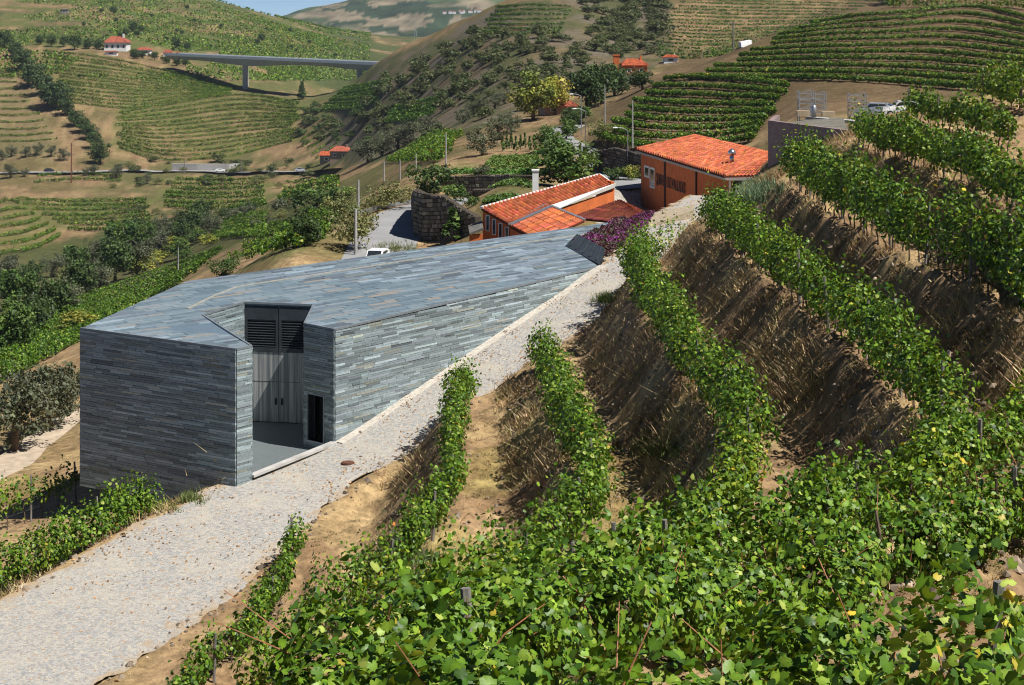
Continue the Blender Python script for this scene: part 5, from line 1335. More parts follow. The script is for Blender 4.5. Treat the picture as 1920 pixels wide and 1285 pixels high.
# left front: olives beside the dirt track
for (x, y, h, lb_) in ((28, 850, 175, 'big olive tree by the dirt track at the picture edge'), (92, 812, 140, 'second olive tree by the dirt track beside the winery'), (132, 780, 95, 'small olive tree nearest the winery corner')):
    tree(x, y, h, 'olive', lb_, None, 1.1, 90, 200)
for (x, y, h, k, lb_, w) in ((588, 402, 58, 'dark', 'dark round shrub on the bare knoll above the river', 1.5), (640, 412, 62, 'light', 'pale green shrub beside the bare knoll', 1.2), (664, 468, 100, 'light', 'big feathery shrub by the wooden pole at the road', 1.1), (738, 392, 62, 'light', 'wide pale shrub above the guard rail', 1.5), (700, 395, 36, 'light', 'small pale shrub at the end of the guard rail', 1.3),
        (806, 362, 68, 'dark', 'large dark shrub above the stone wall', 1.3), (852, 378, 42, 'bright', 'green shrub on top of the stone wall', 1.2), (884, 388, 26, 'bright', 'small green shrub beside the low building', 1.2), (1180, 338, 34, 'yellow', 'yellow-green shrub beside the warehouse', 1.0), (1130, 262, 44, 'light', 'round shrub at the corner of the contour rows', 1.3), (1152, 338, 30, 'dark', 'dark shrub in the yard by the warehouse', 1.4),
        (420, 520, 44, 'dark', 'dark shrub at the back edge of the slate roof', 1.3), (262, 515, 40, 'yellow', 'yellow-green citrus shrub above the river', 1.6), (150, 620, 46, 'yellow', 'wide yellow-green citrus shrub on the slope', 1.9), (285, 500, 38, 'yellow', 'citrus shrub with yellowing leaves on the slope', 1.8), (330, 470, 34, 'yellow', 'round yellowing citrus shrub by the river bend', 1.7), (390, 462, 26, 'yellow', 'small yellow citrus shrub near the fan-shaped plot', 1.6),
        (640, 380, 40, 'bright', 'green shrub beside the small orange-roofed house', 1.4), (905, 330, 24, 'olive', 'grey shrub at the edge of the vegetable beds', 1.5), (1108, 320, 52, 'dark', 'dark shrub under the yard wall', 1.4), (1660, 10, 30, 'dark', 'dark shrub on the crest of the contour-planted hill', 1.5), (1880, 175, 60, 'light', 'straggly pale shrub between the topmost vines', 1.2)):
    bush(x, y, h, k, lb_, None, w, 95, 1400)
gS = 'scrub on the rocky hill'
zone1 = [(640, 240), (700, 140), (830, 90), (945, 30), (1100, 0), (1250, 0), (1235, 95), (1140, 125), (960, 190), (860, 250), (700, 290), (640, 280)]
n_ = 0
while n_ < 185:
    x, y = gt.uniform(640, 1250), gt.uniform(-5, 290)
    if not in_poly(x, y, zone1): continue
    if 890 < x < 1085 and 5 < y < 70: continue
    if fbm(x / 60, y / 45, 44) < .42 and x < 1090: continue
    bush(x, y, gt.uniform(11, 28) * (1.2 if gt.random() < .2 else 1), 'scrub', 'olive-green scrub bush scattered over the rocky hill', gS, gt.uniform(1.1, 1.6), 300, 1000, nm='scrub_bush'); n_ += 1
gS2 = 'scrub in the dense strip beside the bare slope'
for i in range(70):
    y = gt.uniform(0, 110); x = gt.uniform(1095 + y * .2, 1250 - y * .15); bush(x, y, gt.uniform(12, 22), 'scrub', 'bush in the dense scrub strip beside the bare vineyard slope', gS2, 1.3, 300, 1000, nm='scrub_bush')
gS3 = 'bushes of the creek valley'
for i in range(40):
    x = gt.uniform(560, 720); y = 205 + (720 - x) * .05 + gt.uniform(-10, 60); bush(x, y, gt.uniform(10, 22), 'dark' if gt.random() < .5 else 'scrub', 'dark bush in the creek valley under the rocky hill', gS3, 1.4, 300, 1000, nm='scrub_bush')
gS4 = 'weeds along the field edges'
for i in range(60):
    x = gt.uniform(210, 640); y = gt.choice([310, 330, 345, 400, 415]) + gt.uniform(-8, 8); bush(x, y, gt.uniform(8, 18), 'scrub' if gt.random() < .6 else 'light', 'low weedy bush along the terraces of the valley floor', gS4, 1.6, 300, 900, nm='weed_bush')
gS5 = 'undergrowth bushes by the river'
for i in range(34):
    x = gt.uniform(-95, 560); y = 600 - x * .36 + gt.uniform(-40, 12); bush(x, y, gt.uniform(16, 34), ['dark', 'bright', 'olive', 'light'][int(gt.integers(4))], 'undergrowth bush in the green belt along the river', gS5, 1.5, 160, 620, nm='undergrowth_bush')
# heather bed and weeds beside the road
def heather():
    g = np.random.default_rng(8); n_ = 9000
    pol = np.array([roof_pt(1072, 462)[:2], roof_pt(1128, 486)[:2], roof_pt(1165, 474)[:2] + (.2, -1.5), roof_pt(1205, 430)[:2], roof_pt(1300, 397)[:2], roof_pt(1302, 386)[:2], roof_pt(1206, 405)[:2], roof_pt(1148, 420)[:2]])
    lo, hi = pol.min(0), pol.max(0); q = lo + (hi - lo) * g.random((60000, 2)); q = q[in_poly(q[:, 0], q[:, 1], pol)][:n_]
    rd, _, par = poly_dist(q[:, 0], q[:, 1], RC); q = q[np.abs(rd) > np.interp(par, np.arange(len(RC)), RC[:, 3]) - .3]
    bed = roof_z(q[:, 1]) + .12
    hgt = .32 * sstep(.3, .7, fbm(q[:, 0] * 1.1, q[:, 1] * 1.1, 5)) * g.random(len(q)) ** .5
    pos = np.column_stack([q, bed + hgt]); nrm = g.normal(0, .6, pos.shape) + (0, 0, .6)
    pl = fbm(q[:, 0] * .7, q[:, 1] * .7, 12)
    T = np.where((pl > .5)[:, None], np.array((.15, .03, .13)), np.array((.085, .035, .05))) * g.lognormal(0, .35, (len(q), 1)); gr = g.random(len(q)) < .14; T[gr] = (.08, .10, .04)
    V, Fa, T = scatter(LEAF2, pos, frames(nrm, g), g.uniform(.10, .22, len(q)), T)
    mobj('heather', V, Fa, M_crown, None, T, label='purple flowering heather bed between slate roof and road', cat='heather', kind='stuff')
    z = [float(roof_z(p[1])) + .1 for p in pol]
    K_ = len(pol); V = [(*p, zz) for p, zz in zip(pol, z)] + [(*p, zz - 1.6) for p, zz in zip(pol, z)]
    tr = tessellate_polygon([[Vector(v) for v in V[:K_]]])
    mobj('planting_bed', V, [np.array([tuple(t) for t in tr]), np.array([(i, (i + 1) % K_, K_ + (i + 1) % K_, K_ + i) for i in range(K_)])], simple('bed_gravel', (.33, .27, .19), .95, scale=6, var=.25), kind='structure')
heather()
def weeds():
    g = np.random.default_rng(18); P = []
    for (px, py, n_, sp, hh, tn) in ((355, 938, 60, 12, .45, (.16, .2, .07)), (300, 950, 60, 22, .35, (.14, .17, .05)), (790, 1050, 80, 14, .3, (.1, .14, .05)), (775, 1085, 80, 22, .3, (.1, .13, .06)), (720, 1050, 60, 20, .2, (.1, .13, .06)), (1138, 565, 60, 9, .6, (.09, .13, .03)), (1395, 372, 260, 22, .7, (.13, .19, .11)), (1420, 355, 200, 22, .6, (.13, .19, .11)), (1480, 232, 160, 40, .5, (.22, .19, .08)), (1560, 238, 160, 40, .5, (.22, .18, .07)), (1240, 845, 120, 30, .3, (.11, .15, .04)), (742, 470, 120, 22, .5, (.14, .16, .06))):
        for i in range(n_):
            p = hit(px + g.normal(0, sp), py + g.normal(0, sp * .3), 45, 160); P.append((p, hh, tn))
    k = 6; pos = np.repeat(np.array([p[0] for p in P]), k, 0); pos[:, :2] += g.normal(0, .12, (len(pos), 2)); hh = np.repeat(np.array([p[1] for p in P]), k); tn = np.repeat(np.array([p[2] for p in P]), k, 0)
    V, Fa, T = blades(pos, g.normal(0, .4, (len(pos), 2)), hh * g.uniform(.4, 1.1, len(pos)), np.full(len(pos), .05), tn * g.lognormal(0, .25, (len(pos), 1)), g)
    mobj('weeds', V, Fa, M_straw, None, T, label='green weeds sprouting along road edges and banks', cat='weeds', kind='stuff')
weeds()
# ---------------------------------------------------------------- walls, roads, houses and small things of the valley
def strip(name, pts, half, mat, lift=.25, kind='structure', n_=60):
    C = catmull(np.array([(*p, half) for p in pts]), n_); C[:, 2] = np.maximum(C[:, 2], ground(C[:, 0], C[:, 1], False)); 
    return road_sheet(name, C, mat, lift, 5, .02)
M_dirt = simple('pale_dirt', (.42, .34, .25), .95, scale=1.5, var=.15)
strip('dirt_track', [np.array((x, y, gz(x, y))) for x, y in ((-46, 66), (-41, 75), (-36.5, 84))] + [hit(px, py, 90, 140) for px, py in ((-60, 935), (0, 895), (75, 838), (150, 786), (200, 760))], 1.7, M_dirt, .06)
M_vroad = simple('old_asphalt', (.26, .25, .24), .9, scale=.6, var=.1)
strip('valley_road', [hit(px, py, 560, 900) for px, py in ((-60, 327), (60, 325), (180, 324), (300, 324), (420, 325), (520, 325), (600, 322), (640, 318))], 3.2, M_vroad, .5)
def stone_wall(name, pts, hgt, label, course=.34, ln=(.3, .9), seed=0, th=.5, tone=(.16, .135, .105), mats=None, drop=1.5):
    """rubble wall: pts (x,y,z) along its foot"""
    g = np.random.default_rng(seed); root = empty(name, pts[0], label, 'wall'); inv = np.array(pts[0])
    core = MB(); st = MB(); hs = hgt if hasattr(hgt, '__len__') else [hgt] * len(pts)
    for a, b_, ha, hb in zip(pts[:-1], pts[1:], hs[:-1], hs[1:]):
        a = np.asarray(a, float) - inv; b_ = np.asarray(b_, float) - inv; L = np.linalg.norm((b_ - a)[:2]); t = (b_ - a) / L; nr = np.array((t[1], -t[0], 0)); nr /= np.linalg.norm(nr)
        q = [a + (0, 0, -drop), b_ + (0, 0, -drop), b_ - nr * th + (0, 0, -drop), a - nr * th + (0, 0, -drop), a + (0, 0, ha), b_ + (0, 0, hb), b_ - nr * th + (0, 0, hb), a - nr * th + (0, 0, ha)]
        core.hexa(q, np.array(tone) * .4)
        z = -drop
        while z < max(ha, hb):
            s = -g.random() * .4
            while s < L:
                l_ = g.uniform(*ln); u, v = max(s, 0), min(s + l_, L); s += l_
                if v - u < .06: continue
                top = ha + (hb - ha) * (u + v) / 2 / L; z1 = min(z + course * .93, top + g.normal(0, .03))
                if z1 - z < .06: continue
                A, B = a + t * (u + .02), a + t * (v - .02); pr = g.uniform(.04, .12); jz = g.normal(0, .02)
                P = [A + (0, 0, z + jz), B + (0, 0, z + jz), B + nr * pr * .3 + (0, 0, z + jz), A + nr * pr * .3 + (0, 0, z + jz)]
                f0 = A + nr * pr + t * .03; f1 = B + nr * pr - t * .03; h_ = z1 - z
                P = [A + (0, 0, z), B + (0, 0, z), f1 + (0, 0, z + .03), f0 + (0, 0, z + .03), A + (0, 0, z1), B + (0, 0, z1), f1 + (0, 0, z1 - .03), f0 + (0, 0, z1 - .03)]
                st.hexa(P, np.array(tone) * g.lognormal(0, .35) * (1, g.uniform(.9, 1.08), g.uniform(.85, 1.1)))
            z += course
    core.build('wall_core', M_rub, root); st.build('stones', M_rub, root, kind='stuff')
    return root
M_rub = tone_mat('rubble', .95, 0, .1, .35, 5.0, bmp=.4)
stone_wall('stone_wall', [PT(774, 398, 160), PT(773, 420, 150), PT(777, 449, 140.5), PT(792, 456, 138.5), PT(828, 456, 136.5), PT(862, 452, 134.5), PT(892, 446, 132.5)], [1.2, 2.6, 4.1, 4.0, 3.8, 2.6, 1.6], 'tall curved rubble stone wall inside the road bend', seed=3)
stone_wall('garden_wall', [PT(818, 346, 178), PT(870, 343, 176), PT(940, 342, 174), PT(1000, 343, 172)], .75, 'long low stone wall under the upper vegetable bed', seed=4)
stone_wall('garden_wall', [PT(886, 372, 164), PT(940, 371, 162), PT(1000, 370, 160)], .9, 'low stone wall under the lower vegetable bed', seed=5)
stone_wall('yard_wall', [PT(1112, 322, 196), PT(1150, 330, 192), PT(1205, 345, 188)], [2.2, 3.2, 3.2], 'dark retaining wall behind the yard beside the warehouse', seed=6, tone=(.11, .095, .08))
p = [hit(x, y, 560, 900) for x, y in ((322, 322), (370, 322), (430, 318), (470, 308))]
mb = MB()
for a, b_, ha, hb in zip(p[:-1], p[1:], (3.6, 3.4, 2.4), (3.4, 2.4, .8)): mb.hexa([a + (0, 0, -2), b_ + (0, 0, -2), b_ + (0, 1, -2), a + (0, 1, -2), a + (0, 0, ha), b_ + (0, 0, hb), b_ + (0, 1, hb), a + (0, 1, ha)])
mb.build('retaining_wall', M_conc, label='pale concrete retaining wall above the valley road', cat='wall')
# vegetable beds
def veg_bed(poly, tone, label, seed, hgt=.35, sz=.3, n_=2600):
    g = np.random.default_rng(seed); c = np.array([hit(x, y, 110, 400) for x, y in poly]); pol = c[:, :2]; lo, hi = pol.min(0), pol.max(0)
    q = lo + (hi - lo) * g.random((n_ * 4, 2)); q = q[in_poly(q[:, 0], q[:, 1], pol)][:n_]
    q = q[np.sin(q[:, 1] * 3.6) > -.45]
    z = ground(q[:, 0], q[:, 1], False); pos = np.column_stack([q, z + g.random(len(q)) * hgt + .05])
    T = np.array(tone) * g.lognormal(0, .25, (len(q), 1)); nrm = g.normal(0, .6, pos.shape) + (0, 0, .7)
    V, Fa, T = scatter(LEAF2, pos, frames(nrm, g), sz * g.lognormal(0, .25, len(q)), T); c0 = pos.mean(0)
    o = mobj('vegetable_bed', V - c0, Fa, M_crown, None, T, label=label, cat='vegetable bed', kind='stuff'); o.location = c0
veg_bed([(905, 316), (925, 296), (1010, 292), (1012, 314)], (.10, .17, .03), 'upper bed of tall green vegetables by the bean poles', 1)
veg_bed([(828, 331), (850, 322), (1008, 317), (1008, 331)], (.09, .19, .035), 'long bright green cabbage bed above the low stone wall', 2)
veg_bed([(878, 356), (886, 350), (1000, 346), (1000, 356)], (.10, .17, .04), 'narrow green bed between the two low stone walls', 3)
veg_bed([(905, 384), (912, 376), (975, 372), (960, 384)], (.08, .15, .03), 'lowest green bed beside the low orange building', 4, n_=1200)
veg_bed([(600, 200), (660, 190), (700, 186), (690, 205), (640, 208)], (.035, .075, .018), 'dark green field patch at the foot of the rocky hill', 6, 1.6, 1.4, 2200) if False else None

# --- houses
def house(px, py, wpx, hpx, label, dmin=150, dmax=2400, roof=.45, tint=TILE, wall=None, rot=0.0, deep=.8, win=3, cat='house', gable=False, nm='house', d=None):
    p = hit(px, py, dmin, dmax) if d is None else PT(px, py, d); s = p[1] / F; w, h = wpx * s, hpx * s; dp = w * deep
    r_ = empty(nm, p, label, cat, None, rot); wm = wall or M_white
    def part(mb, name, mat, par=None, **kw): return mb.build(name, mat, par or r_, **kw)
    mb = MB(); mb.box((0, dp / 2, h / 2 - 2), (w, dp, h + 4)); body = part(mb, 'wall', wm)
    rh = h * roof; e = w * .06 + .2; A = [(-w / 2 - e, -e, h), (w / 2 + e, -e, h), (w / 2 + e, dp + e, h), (-w / 2 - e, dp + e, h)]
    k = 0 if gable else min(w, dp) * .4; B = [(-w / 2 - e + k, dp / 2, h + rh), (w / 2 + e - k, dp / 2, h + rh)]
    mb = MB(); mb.add(A + B, [(0, 1, 5, 4), (2, 3, 4, 5), (1, 2, 5), (3, 0, 4), (3, 2, 1, 0)], np.array(tint)); rf = part(mb, 'roof', M_tile)
    mb = MB(); g = np.random.default_rng(int(px))
    for i in range(26):
        t = (i + .5) / 26; a = np.array(A[0]) * (1 - t) + np.array(A[1]) * t; tt = np.clip((a[0] - B[0][0]) / (B[1][0] - B[0][0] + 1e-6), 0, 1); b_ = np.array(B[0]) * (1 - tt) + np.array(B[1]) * tt
        mb.bar(a + (0, 0, .05), b_ + (0, 0, .05), w / 26 * .55, .12, np.array(tint) * g.lognormal(0, .15))
    mb.build('tiles', M_tile, rf, kind='stuff')
    for i in range(win):
        x = -w / 2 + w * (i + .5) / win; mb = MB(); mb.box((x, -.02, h * .55), (w / win * .36, .12, h * .38)); f_ = part(mb, 'window', M_doorgrey if wm is M_white else M_white); mb = MB(); mb.box((x, -.06, h * .55), (w / win * .24, .1, h * .28)); mb.build('pane', M_glass, f_)
    if hpx > 9:
        mb = MB(); mb.box((w * .3, dp * .4, h + rh * .9), (w * .07, w * .07, rh * 1.1)); mb.build('chimney', wm, rf)
    return r_
RED = np.array((.30, .085, .05))
house(216, 96, 42, 16, 'large white house with red hipped roof above the vineyards', 700, 1300, .7, RED, win=4)
house(208, 104, 22, 7, 'low white outbuilding below the large white house', 700, 1300, .2, RED, win=1, deep=.5)
house(268, 102, 26, 8, 'long low white house with red roof beside the bridge head', 700, 1300, .6, RED, win=2)
house(314, 108, 16, 9, 'small white house with red roof near the bridge', 700, 1300, .6, RED, win=2)
house(333, 104, 7, 5, 'tiny white hut at the end of the bridge', 700, 1300, .3, RED, win=1)
house(120, 27, 14, 9, 'ruined grey stone hut on the far hillside', 900, 2000, .15, (.2, .18, .15), simple('old_stone', (.28, .25, .2), .95, var=.2), win=1)
house(1191, 143, 46, 20, 'far orange house with hipped orange roof above the dark trees', 300, 700, .6, wall=M_plaster, win=2, rot=.15)
house(1157, 138, 28, 6, 'low white wing in front of the far orange house', 300, 700, .3, win=1, deep=.5)
mb = MB(); q = hit(1156, 138, 300, 700); mb.box(q + (0, 1.5, 2.2), (1.6, 1.6, 5)); mb.box(q + (0, 1.5, 4.8), (1.9, 1.9, .25)); mb.build('chimney_tower', M_plaster, label='square orange chimney tower beside the far orange house', cat='tower')
house(1258, 118, 26, 10, 'small white house with orange roof at the foot of the bare slope', 380, 900, .5, win=1)
house(612, 306, 26, 14, 'small dark house with bright orange roof by the valley road', 450, 900, .5, wall=simple('grey_render', (.22, .19, .16), .9, var=.1), gable=True, win=1, rot=-.3)
house(636, 300, 36, 16, 'larger house with rusty red roof behind the bright orange one', 450, 900, .55, RED * 1.2, simple('brown_render', (.27, .2, .14), .9, var=.1), win=2, rot=-.2)
house(1052, 214, 62, 14, 'house with broad faded red roof under the yellow-green tree', 230, 420, .9, RED * 1.25, simple('pink_render', (.4, .25, .17), .9, var=.1), win=2, rot=.25)
mb = MB(); a = hit(1400, 86, 300, 480); w_ = 20 * a[1] / F
mb.hexa([a + (-w_ / 2, 0, -.3), a + (w_ / 2, 0, -.3), a + (w_ / 2, 4, -.3), a + (-w_ / 2, 4, -.3), a + (-w_ / 2, .4, .6), a + (w_ / 2, .4, 1.0), a + (w_ / 2, 3.6, 1.1), a + (-w_ / 2, 3.6, .7)]); mb.build('tarpaulin_shelter', M_white, label='white tarpaulin shelter on the shoulder of the contour hill', cat='shelter')
gv = 'village houses on the far mountain'
def far_hit(px, py):
    sd = FARV; pxs = CX + F * sd[..., 0] / sd[..., 1]; pys = YH - F * sd[..., 2] / sd[..., 1]
    i = np.argmin((pxs[:36] - px) ** 2 + (pys[:36] - py) ** 2); return sd[:36].reshape(-1, 3)[i]
for i, (x, y) in enumerate(((832, 3), (843, 6), (852, 9), (862, 10), (871, 12), (880, 12), (889, 13), (898, 12), (907, 13), (916, 11), (925, 12), (866, 6), (884, 8), (548, 30), (600, 20))):
    p = far_hit(x, y); s = p[1] / F; r_ = empty('village_house', p, nth('vl') + ' white village house from the west on the far mountain' if i < 13 else 'lone white house on the bare shoulder of the far mountain', 'house', gv)
    mb = MB(); w_ = gt.uniform(4, 8) * s; h_ = gt.uniform(3, 5) * s; mb.box((0, 0, h_ / 2 - 2), (w_, w_, h_ + 4)); mb.build('wall', M_white, r_)
    mb = MB(); mb.add([(-w_ * .55, -w_ * .55, h_), (w_ * .55, -w_ * .55, h_), (w_ * .55, w_ * .55, h_), (-w_ * .55, w_ * .55, h_), (0, 0, h_ * 1.4)], [(0, 1, 4), (1, 2, 4), (2, 3, 4), (3, 0, 4)], RED); mb.build('roof', M_tile, r_)

# --- bridge over the side valley
br = empty('road_bridge', PT(520, 150, 920), 'long concrete road bridge crossing the side valley', 'bridge'); bi = np.array(br.location)
A, B = PT(322, 104, 985), PT(722, 122, 870); tb = (B - A)[:2] / np.linalg.norm((B - A)[:2]); nb_ = np.array((tb[1], -tb[0], 0)); mb = MB(); par_ = MB(); ks = 24; ring = []
for i in range(ks + 1):
    t = i / ks; c = A * (1 - t) + B * t - bi; px_ = CX + F * (c[0] + bi[0]) / (c[1] + bi[1]); dpt = 1.9 + 1.9 * math.exp(-((px_ - 472) / 60) ** 2) + 1.4 * math.exp(-((px_ - 690) / 50) ** 2)
    ring.append([c + nb_ * 5, c + nb_ * 2.6 + (0, 0, -dpt), c - nb_ * 2.6 + (0, 0, -dpt), c - nb_ * 5])
V = np.array(ring).reshape(-1, 3); Fs = [(i * 4 + j, i * 4 + (j + 1) % 4, i * 4 + 4 + (j + 1) % 4, i * 4 + 4 + j) for i in range(ks) for j in range(4)]
mb.add(V, Fs); mb.build('deck', simple('bridge_concrete', (.36, .38, .39), .85, scale=.2, var=.1), br)
for sgn in (1, -1): par_ = MB(); par_.bar(A - bi + nb_ * 4.9 * sgn + (0, 0, .7), B - bi + nb_ * 4.9 * sgn + (0, 0, .7), .3, 1.5); par_.build('parapet', simple('pale_parapet', (.8, .82, .82), .7, var=.05), br)
for px, py in ((464, 158), (475, 156), (683, 130)):
    t = (px - 322) / 400.; c = A * (1 - t) + B * t; mb = MB(); q = c - bi + nb_ * (1.5 if px != 464 else -3); zb = gz(c[0], c[1]) - bi[2] - 4; zt_ = q[2] - 2.0; 
    mb.hexa([(q[0] - 1.2, q[1] - 1, zb), (q[0] + 1.2, q[1] - 1, zb), (q[0] + 1.5, q[1] + 1, zb), (q[0] - 1.5, q[1] + 1, zb), (q[0] - 1.3, q[1] - 1, zt_), (q[0] + 1.3, q[1] - 1, zt_), (q[0] + 1.3, q[1] + 1, zt_), (q[0] - 1.3, q[1] + 1, zt_)]); mb.build('pier', M_conc, br)

# --- poles, lamps, rail
def pole(px, py0, py1, label, d=None, rad=.13, mat=None, lamp=False, cross=False, dmin=100, dmax=1500, nm='utility_pole', cat='pole'):
    p = hit(px, py1, dmin, dmax) if d is None else PT(px, py1, d); h = (py1 - py0) * p[1] / F
    r_ = empty(nm, p, label, cat); mb = MB(); mb.tube([(0, 0, -1.0), (0, 0, h)], [rad, rad * .65], 8); mb.build('shaft', mat or M_post, r_)
    if lamp:
        mb = MB(); mb.tube([(0, 0, h - .1), (-.5, -.15, h + .2), (-1.2, -.3, h + .3)], .035, 6); arm = mb.build('arm', M_metal, r_)
        mb = MB(); mb.hexa([(-1.7, -.45, h + .24), (-1.15, -.42, h + .24), (-1.15, -.2, h + .24), (-1.7, -.25, h + .24), (-1.62, -.42, h + .36), (-1.2, -.38, h + .37), (-1.2, -.24, h + .37), (-1.62, -.28, h + .36)]); mb.build('lamp_head', M_white, arm)
    if cross: mb = MB(); mb.box((0, 0, h - .5), (1.6, .12, .12)); mb.box((0, 0, h - 1.1), (1.2, .12, .12)); mb.build('crossarm', M_post, r_)
    return r_
M_pole = simple('grey_concrete_pole', (.35, .34, .32), .9, var=.12)
pole(667, 392, 478, 'thick grey pole beside the feathery shrub', 131, .16, M_pole)
pole(672, 338, 440, 'tall slim grey pole behind the feathery shrub', 150, .14, M_pole)
pole(836, 250, 330, 'grey pole at the edge of the small vine field', 205, .12, M_pole)
pole(780, 288, 326, 'short grey pole beside the large dark shrub', 215, .1, M_pole); pole(750, 300, 326, 'short pole on the terrace over the road bend', 235, .1, M_pole); pole(720, 303, 328, 'pole with white cap on the lower terrace', 250, .12, M_pole)
pole(1098, 208, 272, 'street lamp on a weathered pole by the upper road', 215, .09, M_post, lamp=True, nm='street_lamp', cat='street lamp')
pole(1090, 180, 240, 'taller street lamp above the red-roofed house', 245, .08, M_metal, lamp=True, nm='street_lamp', cat='street lamp')
pole(1177, 244, 286, 'white street lamp behind the warehouse roof', 190, .07, M_metal, lamp=True, nm='street_lamp', cat='street lamp')
pole(1186, 188, 262, 'grey pole among the contour rows behind the warehouse', 205, .11, M_pole)
pole(1134, 164, 240, 'slim pole at the end of the curved vine plot', 228, .1, M_pole); pole(1077, 270, 308, 'slim pale pole rising from the glossy green tree', 186, .07, M_pole)
pole(1375, 40, 112, 'tall dark pole on the skyline of the contour hill', 330, .2, M_post, cross=True)
pole(134, 268, 342, 'rusty lattice mast beside the valley road', None, .35, simple('rust', (.16, .07, .04), .9, var=.2), cross=True, dmin=500)
pole(346, 300, 326, 'thin pole on the valley road by the pale wall', None, .2, M_post, dmin=500); pole(453, 298, 328, 'thin pole on the valley road near the parked cars', None, .2, M_post, dmin=500)
pole(62, 548, 592, 'thin pale pole on the green slope near the river', None, .1, M_pole, dmin=110); pole(334, 464, 516, 'thin pale pole on the slope behind the slate roof', None, .1, M_pole, dmin=110)
py = empty('pylon', far_hit(777, 74), 'slim lattice pylon on the far mountain', 'pylon'); s = py.location[1] / F
mb = MB()
for sx in (-1, 1): mb.tube([(sx * 3.2, 0, -2), (0, 0, 26 * s)], [.5, .25], 4)
for z in (6, 12, 18): mb.bar((-3.2 * (1 - z / 26), 0, z * s), (3.2 * (1 - z / 26), 0, z * s), .3, .3)
mb.build('lattice', M_metal, py); mb = MB(); mb.bar((-5, 0, 22 * s), (5, 0, 22 * s), .4, .4); mb.build('crossarm', M_metal, py)
rp = [PT(676, 399, 158), PT(700, 392, 161), PT(735, 385, 164), PT(772, 377, 168)]; rr_ = empty('guard_rail', rp[0], 'galvanised guard rail along the outside of the road bend', 'guard rail'); ri = np.array(rp[0])
mb = MB()
for a, b_ in zip(rp[:-1], rp[1:]): mb.bar(a - ri + (0, 0, .0), b_ - ri + (0, 0, .0), .08, .36)
mb.build('rail', M_metal, rr_)
for q in resample(np.array(rp), 2.5): mb = MB(); mb.box(q - ri + (0, .1, -.5), (.1, .12, 1.1)); mb.build('post', M_metal, rr_)
# --- vehicles
def car(p, yaw, L, label, mat, van=False, nm='parked_car', cat='car', group=None):
    r_ = empty(nm, p, label, cat, group, yaw); W, H = L * .42, L * (.46 if van else .34)
    prof = [(-.5, .12), (-.5, .5), (-.47, .62 if not van else .9), (-.3, .98 if not van else 1.0), (.12, 1.0), (.28, .66), (.47, .56), (.5, .3), (.5, .12)]
    V = []; 
    for sy in (-1, 1):
        for (x, z) in prof: V.append((x * L, sy * W / 2 * (1 if z < .62 else .86), z * H + .12))
    k = len(prof); Fs = [tuple(range(k)), tuple(range(2 * k - 1, k - 1, -1))] + [(i, (i + 1) % k, k + (i + 1) % k, k + i)[::-1] for i in range(k)]
    mb = MB(); mb.add(V, Fs); mb.build('body', mat, r_)
    for sy in (-1, 1): mb = MB(); mb.hexa([(-.36 * L, sy * W * .455, .64 * H + .12), (.2 * L, sy * W * .455, .64 * H + .12), (.2 * L, sy * W * .44, .64 * H + .12), (-.36 * L, sy * W * .44, .64 * H + .12), (-.28 * L, sy * W * .45, .93 * H + .12), (.09 * L, sy * W * .45, .93 * H + .12), (.09 * L, sy * W * .43, .93 * H + .12), (-.28 * L, sy * W * .43, .93 * H + .12)]); mb.build('side_window', M_glass, r_)
    for xa, xb, za, zb in ((.285, .135, .68, .97), (-.478, -.33, .68, .94)):
        mb = MB(); mb.bar((xa * L, 0, za * H + .14), (xb * L, 0, zb * H + .14), W * .74, .03); mb.build('windscreen' if xa > 0 else 'rear_window', M_glass, r_)
    for sx in (-.31, .31):
        for sy in (-1, 1): mb = MB(); mb.tube([(sx * L, sy * W * .42, .075 * L), (sx * L, sy * W * .51, .075 * L)], .075 * L, 14); w_ = mb.build('wheel', M_dark, r_); mb = MB(); mb.tube([(sx * L, sy * W * .5, .075 * L), (sx * L, sy * W * .515, .075 * L)], .045 * L, 10); mb.build('rim', M_metal, w_)
    return r_
M_carw = simple('white_car_paint', (.75, .75, .75), .25, var=.03, spec=.6); M_cars = simple('silver_car_paint', (.5, .52, .55), .25, .4, var=.05); M_card = simple('dark_car_paint', (.03, .035, .05), .25, var=.05)
q = PT(706, 509, 129.5); car(q, R(-100), 3.3, 'white van parked on the bend beyond the slate roof', M_carw, True, 'parked_van', 'van')
for (x, y, m_, lb_) in ((92, 325, M_card, 'dark car on the valley road below the small round trees'), (413, 325, M_carw, 'white car on the valley road by the pale retaining wall'), (563, 325, M_cars, 'silver car on the valley road near the small house')):
    q = hit(x, y, 560, 900); car(q + (0, 0, .6), 0.05, 4.3, lb_, m_)
q = hit(1694, 219, 150, 300); car(q, R(170), 4.2, 'white car parked behind the tall bushy vines', M_carw); q = hit(1640, 221, 150, 300); car(q, R(160), 4.0, 'silver car parked beyond the wide scaffold tower', M_cars)
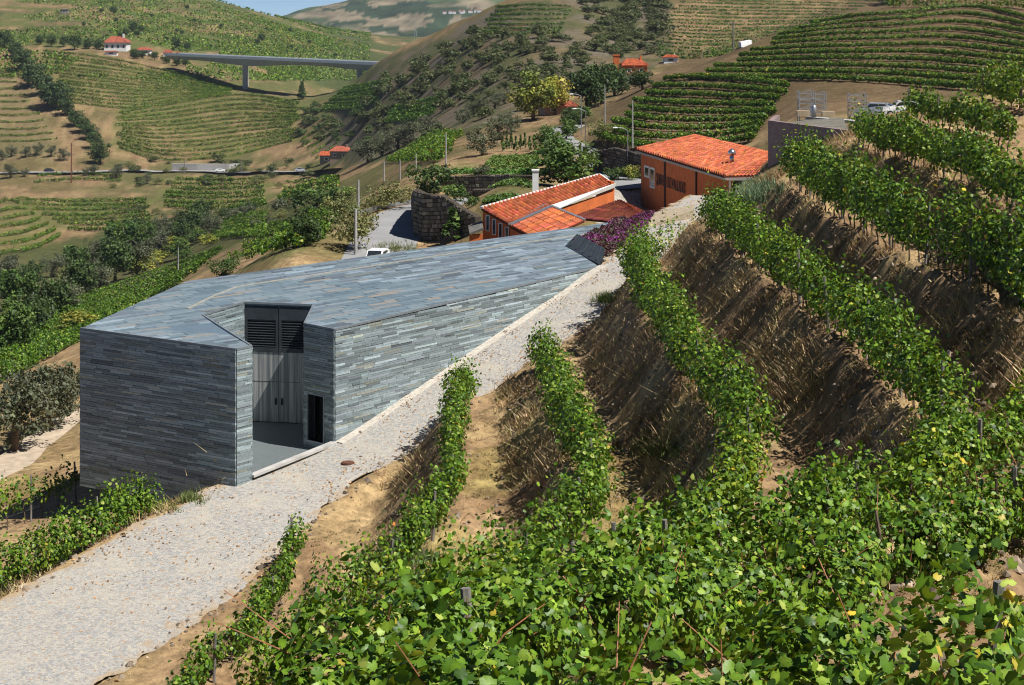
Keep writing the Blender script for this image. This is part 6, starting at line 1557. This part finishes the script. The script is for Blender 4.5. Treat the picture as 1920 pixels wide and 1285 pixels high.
# --- scaffold towers, tank and pallets on the brick building
def scaffold(px, py0, py1, w, d, label):
    p = PT(px, py1, d); h = (py1 - py0) * d / F; r_ = empty('scaffold_tower', p, label, 'scaffold', 'scaffold towers on the roof terrace')
    for sx in (-1, 1):
        for sy in (-1, 1): mb = MB(); mb.tube([(sx * w / 2, sy * .5, -.5), (sx * w / 2, sy * .5, h)], .045, 5); mb.build('upright', M_metal, r_)
    for k in range(5):
        z = h * (k + .6) / 5.2; mb = MB()
        for sy in (-1, 1): mb.bar((-w / 2, sy * .5, z), (w / 2, sy * .5, z), .05, .05); mb.bar((-w / 2, sy * .5, z), (w / 2, sy * .5, z + h / 5.2 * .8), .03, .03)
        for sx in (-1, 1): mb.bar((sx * w / 2, -.5, z), (sx * w / 2, .5, z), .05, .05)
        mb.build('brace_frame', M_metal, r_)
    mb = MB(); mb.box((0, 0, h * .62), (w, 1.0, .06)); mb.build('platform', M_post, r_)
scaffold(1510, 170, 218, 1.1, 140, 'scaffold tower at the corner of the roof terrace by the tank'); scaffold(1537, 172, 216, .9, 142, 'scaffold tower just behind the steel tank'); scaffold(1608, 174, 222, 1.35, 138, 'wide scaffold tower standing alone by the parked cars')
t0 = PT(1526, 220, 134); tk = empty('steel_tank', t0, 'small upright steel tank on the roof terrace', 'tank'); mb = MB(); mb.tube([(0, 0, 0), (0, 0, .85), (0, 0, .95)], [.2, .2, .1], 14); mb.build('shell', M_metal, tk, smooth=True); mb = MB(); mb.tube([(0, 0, .95), (0, 0, 1.05)], .06, 8); mb.build('cap', M_metal, tk)
for i, (x, y, lb_) in enumerate(((1505, 217, 'stack of pale wooden planks beside the scaffold corner'), (1552, 218, 'low stack of wooden planks on the roof terrace'))):
    q = PT(x, y, 139); r_ = empty('plank_stack', q, lb_, 'planks')
    for k in range(5): mb = MB(); mb.box((.03 * (k % 2), 0, .05 + k * .08), (1.0, .6, .06)); mb.build('plank', simple('raw_pine', (.45, .36, .24), .8, var=.1) if k == 0 and i == 0 else MATS['raw_pine'], r_)

# ---------------------------------------------------------------- air
zlo = float(min(GZ.min(), FARV[..., 2].min())) - 1.0; zhi = float(max(GZ.max(), FARV[..., 2].max())) + 12
m = bpy.data.materials.new('air'); m.use_nodes = True; nt = m.node_tree; nt.nodes.clear()
pv = nt.nodes.new('ShaderNodeVolumePrincipled'); ou = nt.nodes.new('ShaderNodeOutputMaterial'); pv.inputs['Color'].default_value = (.72, .84, 1.0, 1); pv.inputs['Density'].default_value = HAZE; pv.inputs['Anisotropy'].default_value = .2
nt.links.new(pv.outputs[0], ou.inputs['Volume'])
ymax = float(FARV[..., 1].max()) + 50; xm = float(np.abs(FARV[..., 0]).max()) + 1500
mb = MB(); mb.hexa([(-xm, -60, zlo), (xm, -60, zlo), (xm, ymax, zlo), (-xm, ymax, zlo), (-xm, -60, zhi), (xm, -60, zhi), (xm, ymax, zhi), (-xm, ymax, zhi)])
if HAZE > 0: mb.build('haze', m, kind='stuff', label='thin blue haze hanging over the valley', cat='haze')
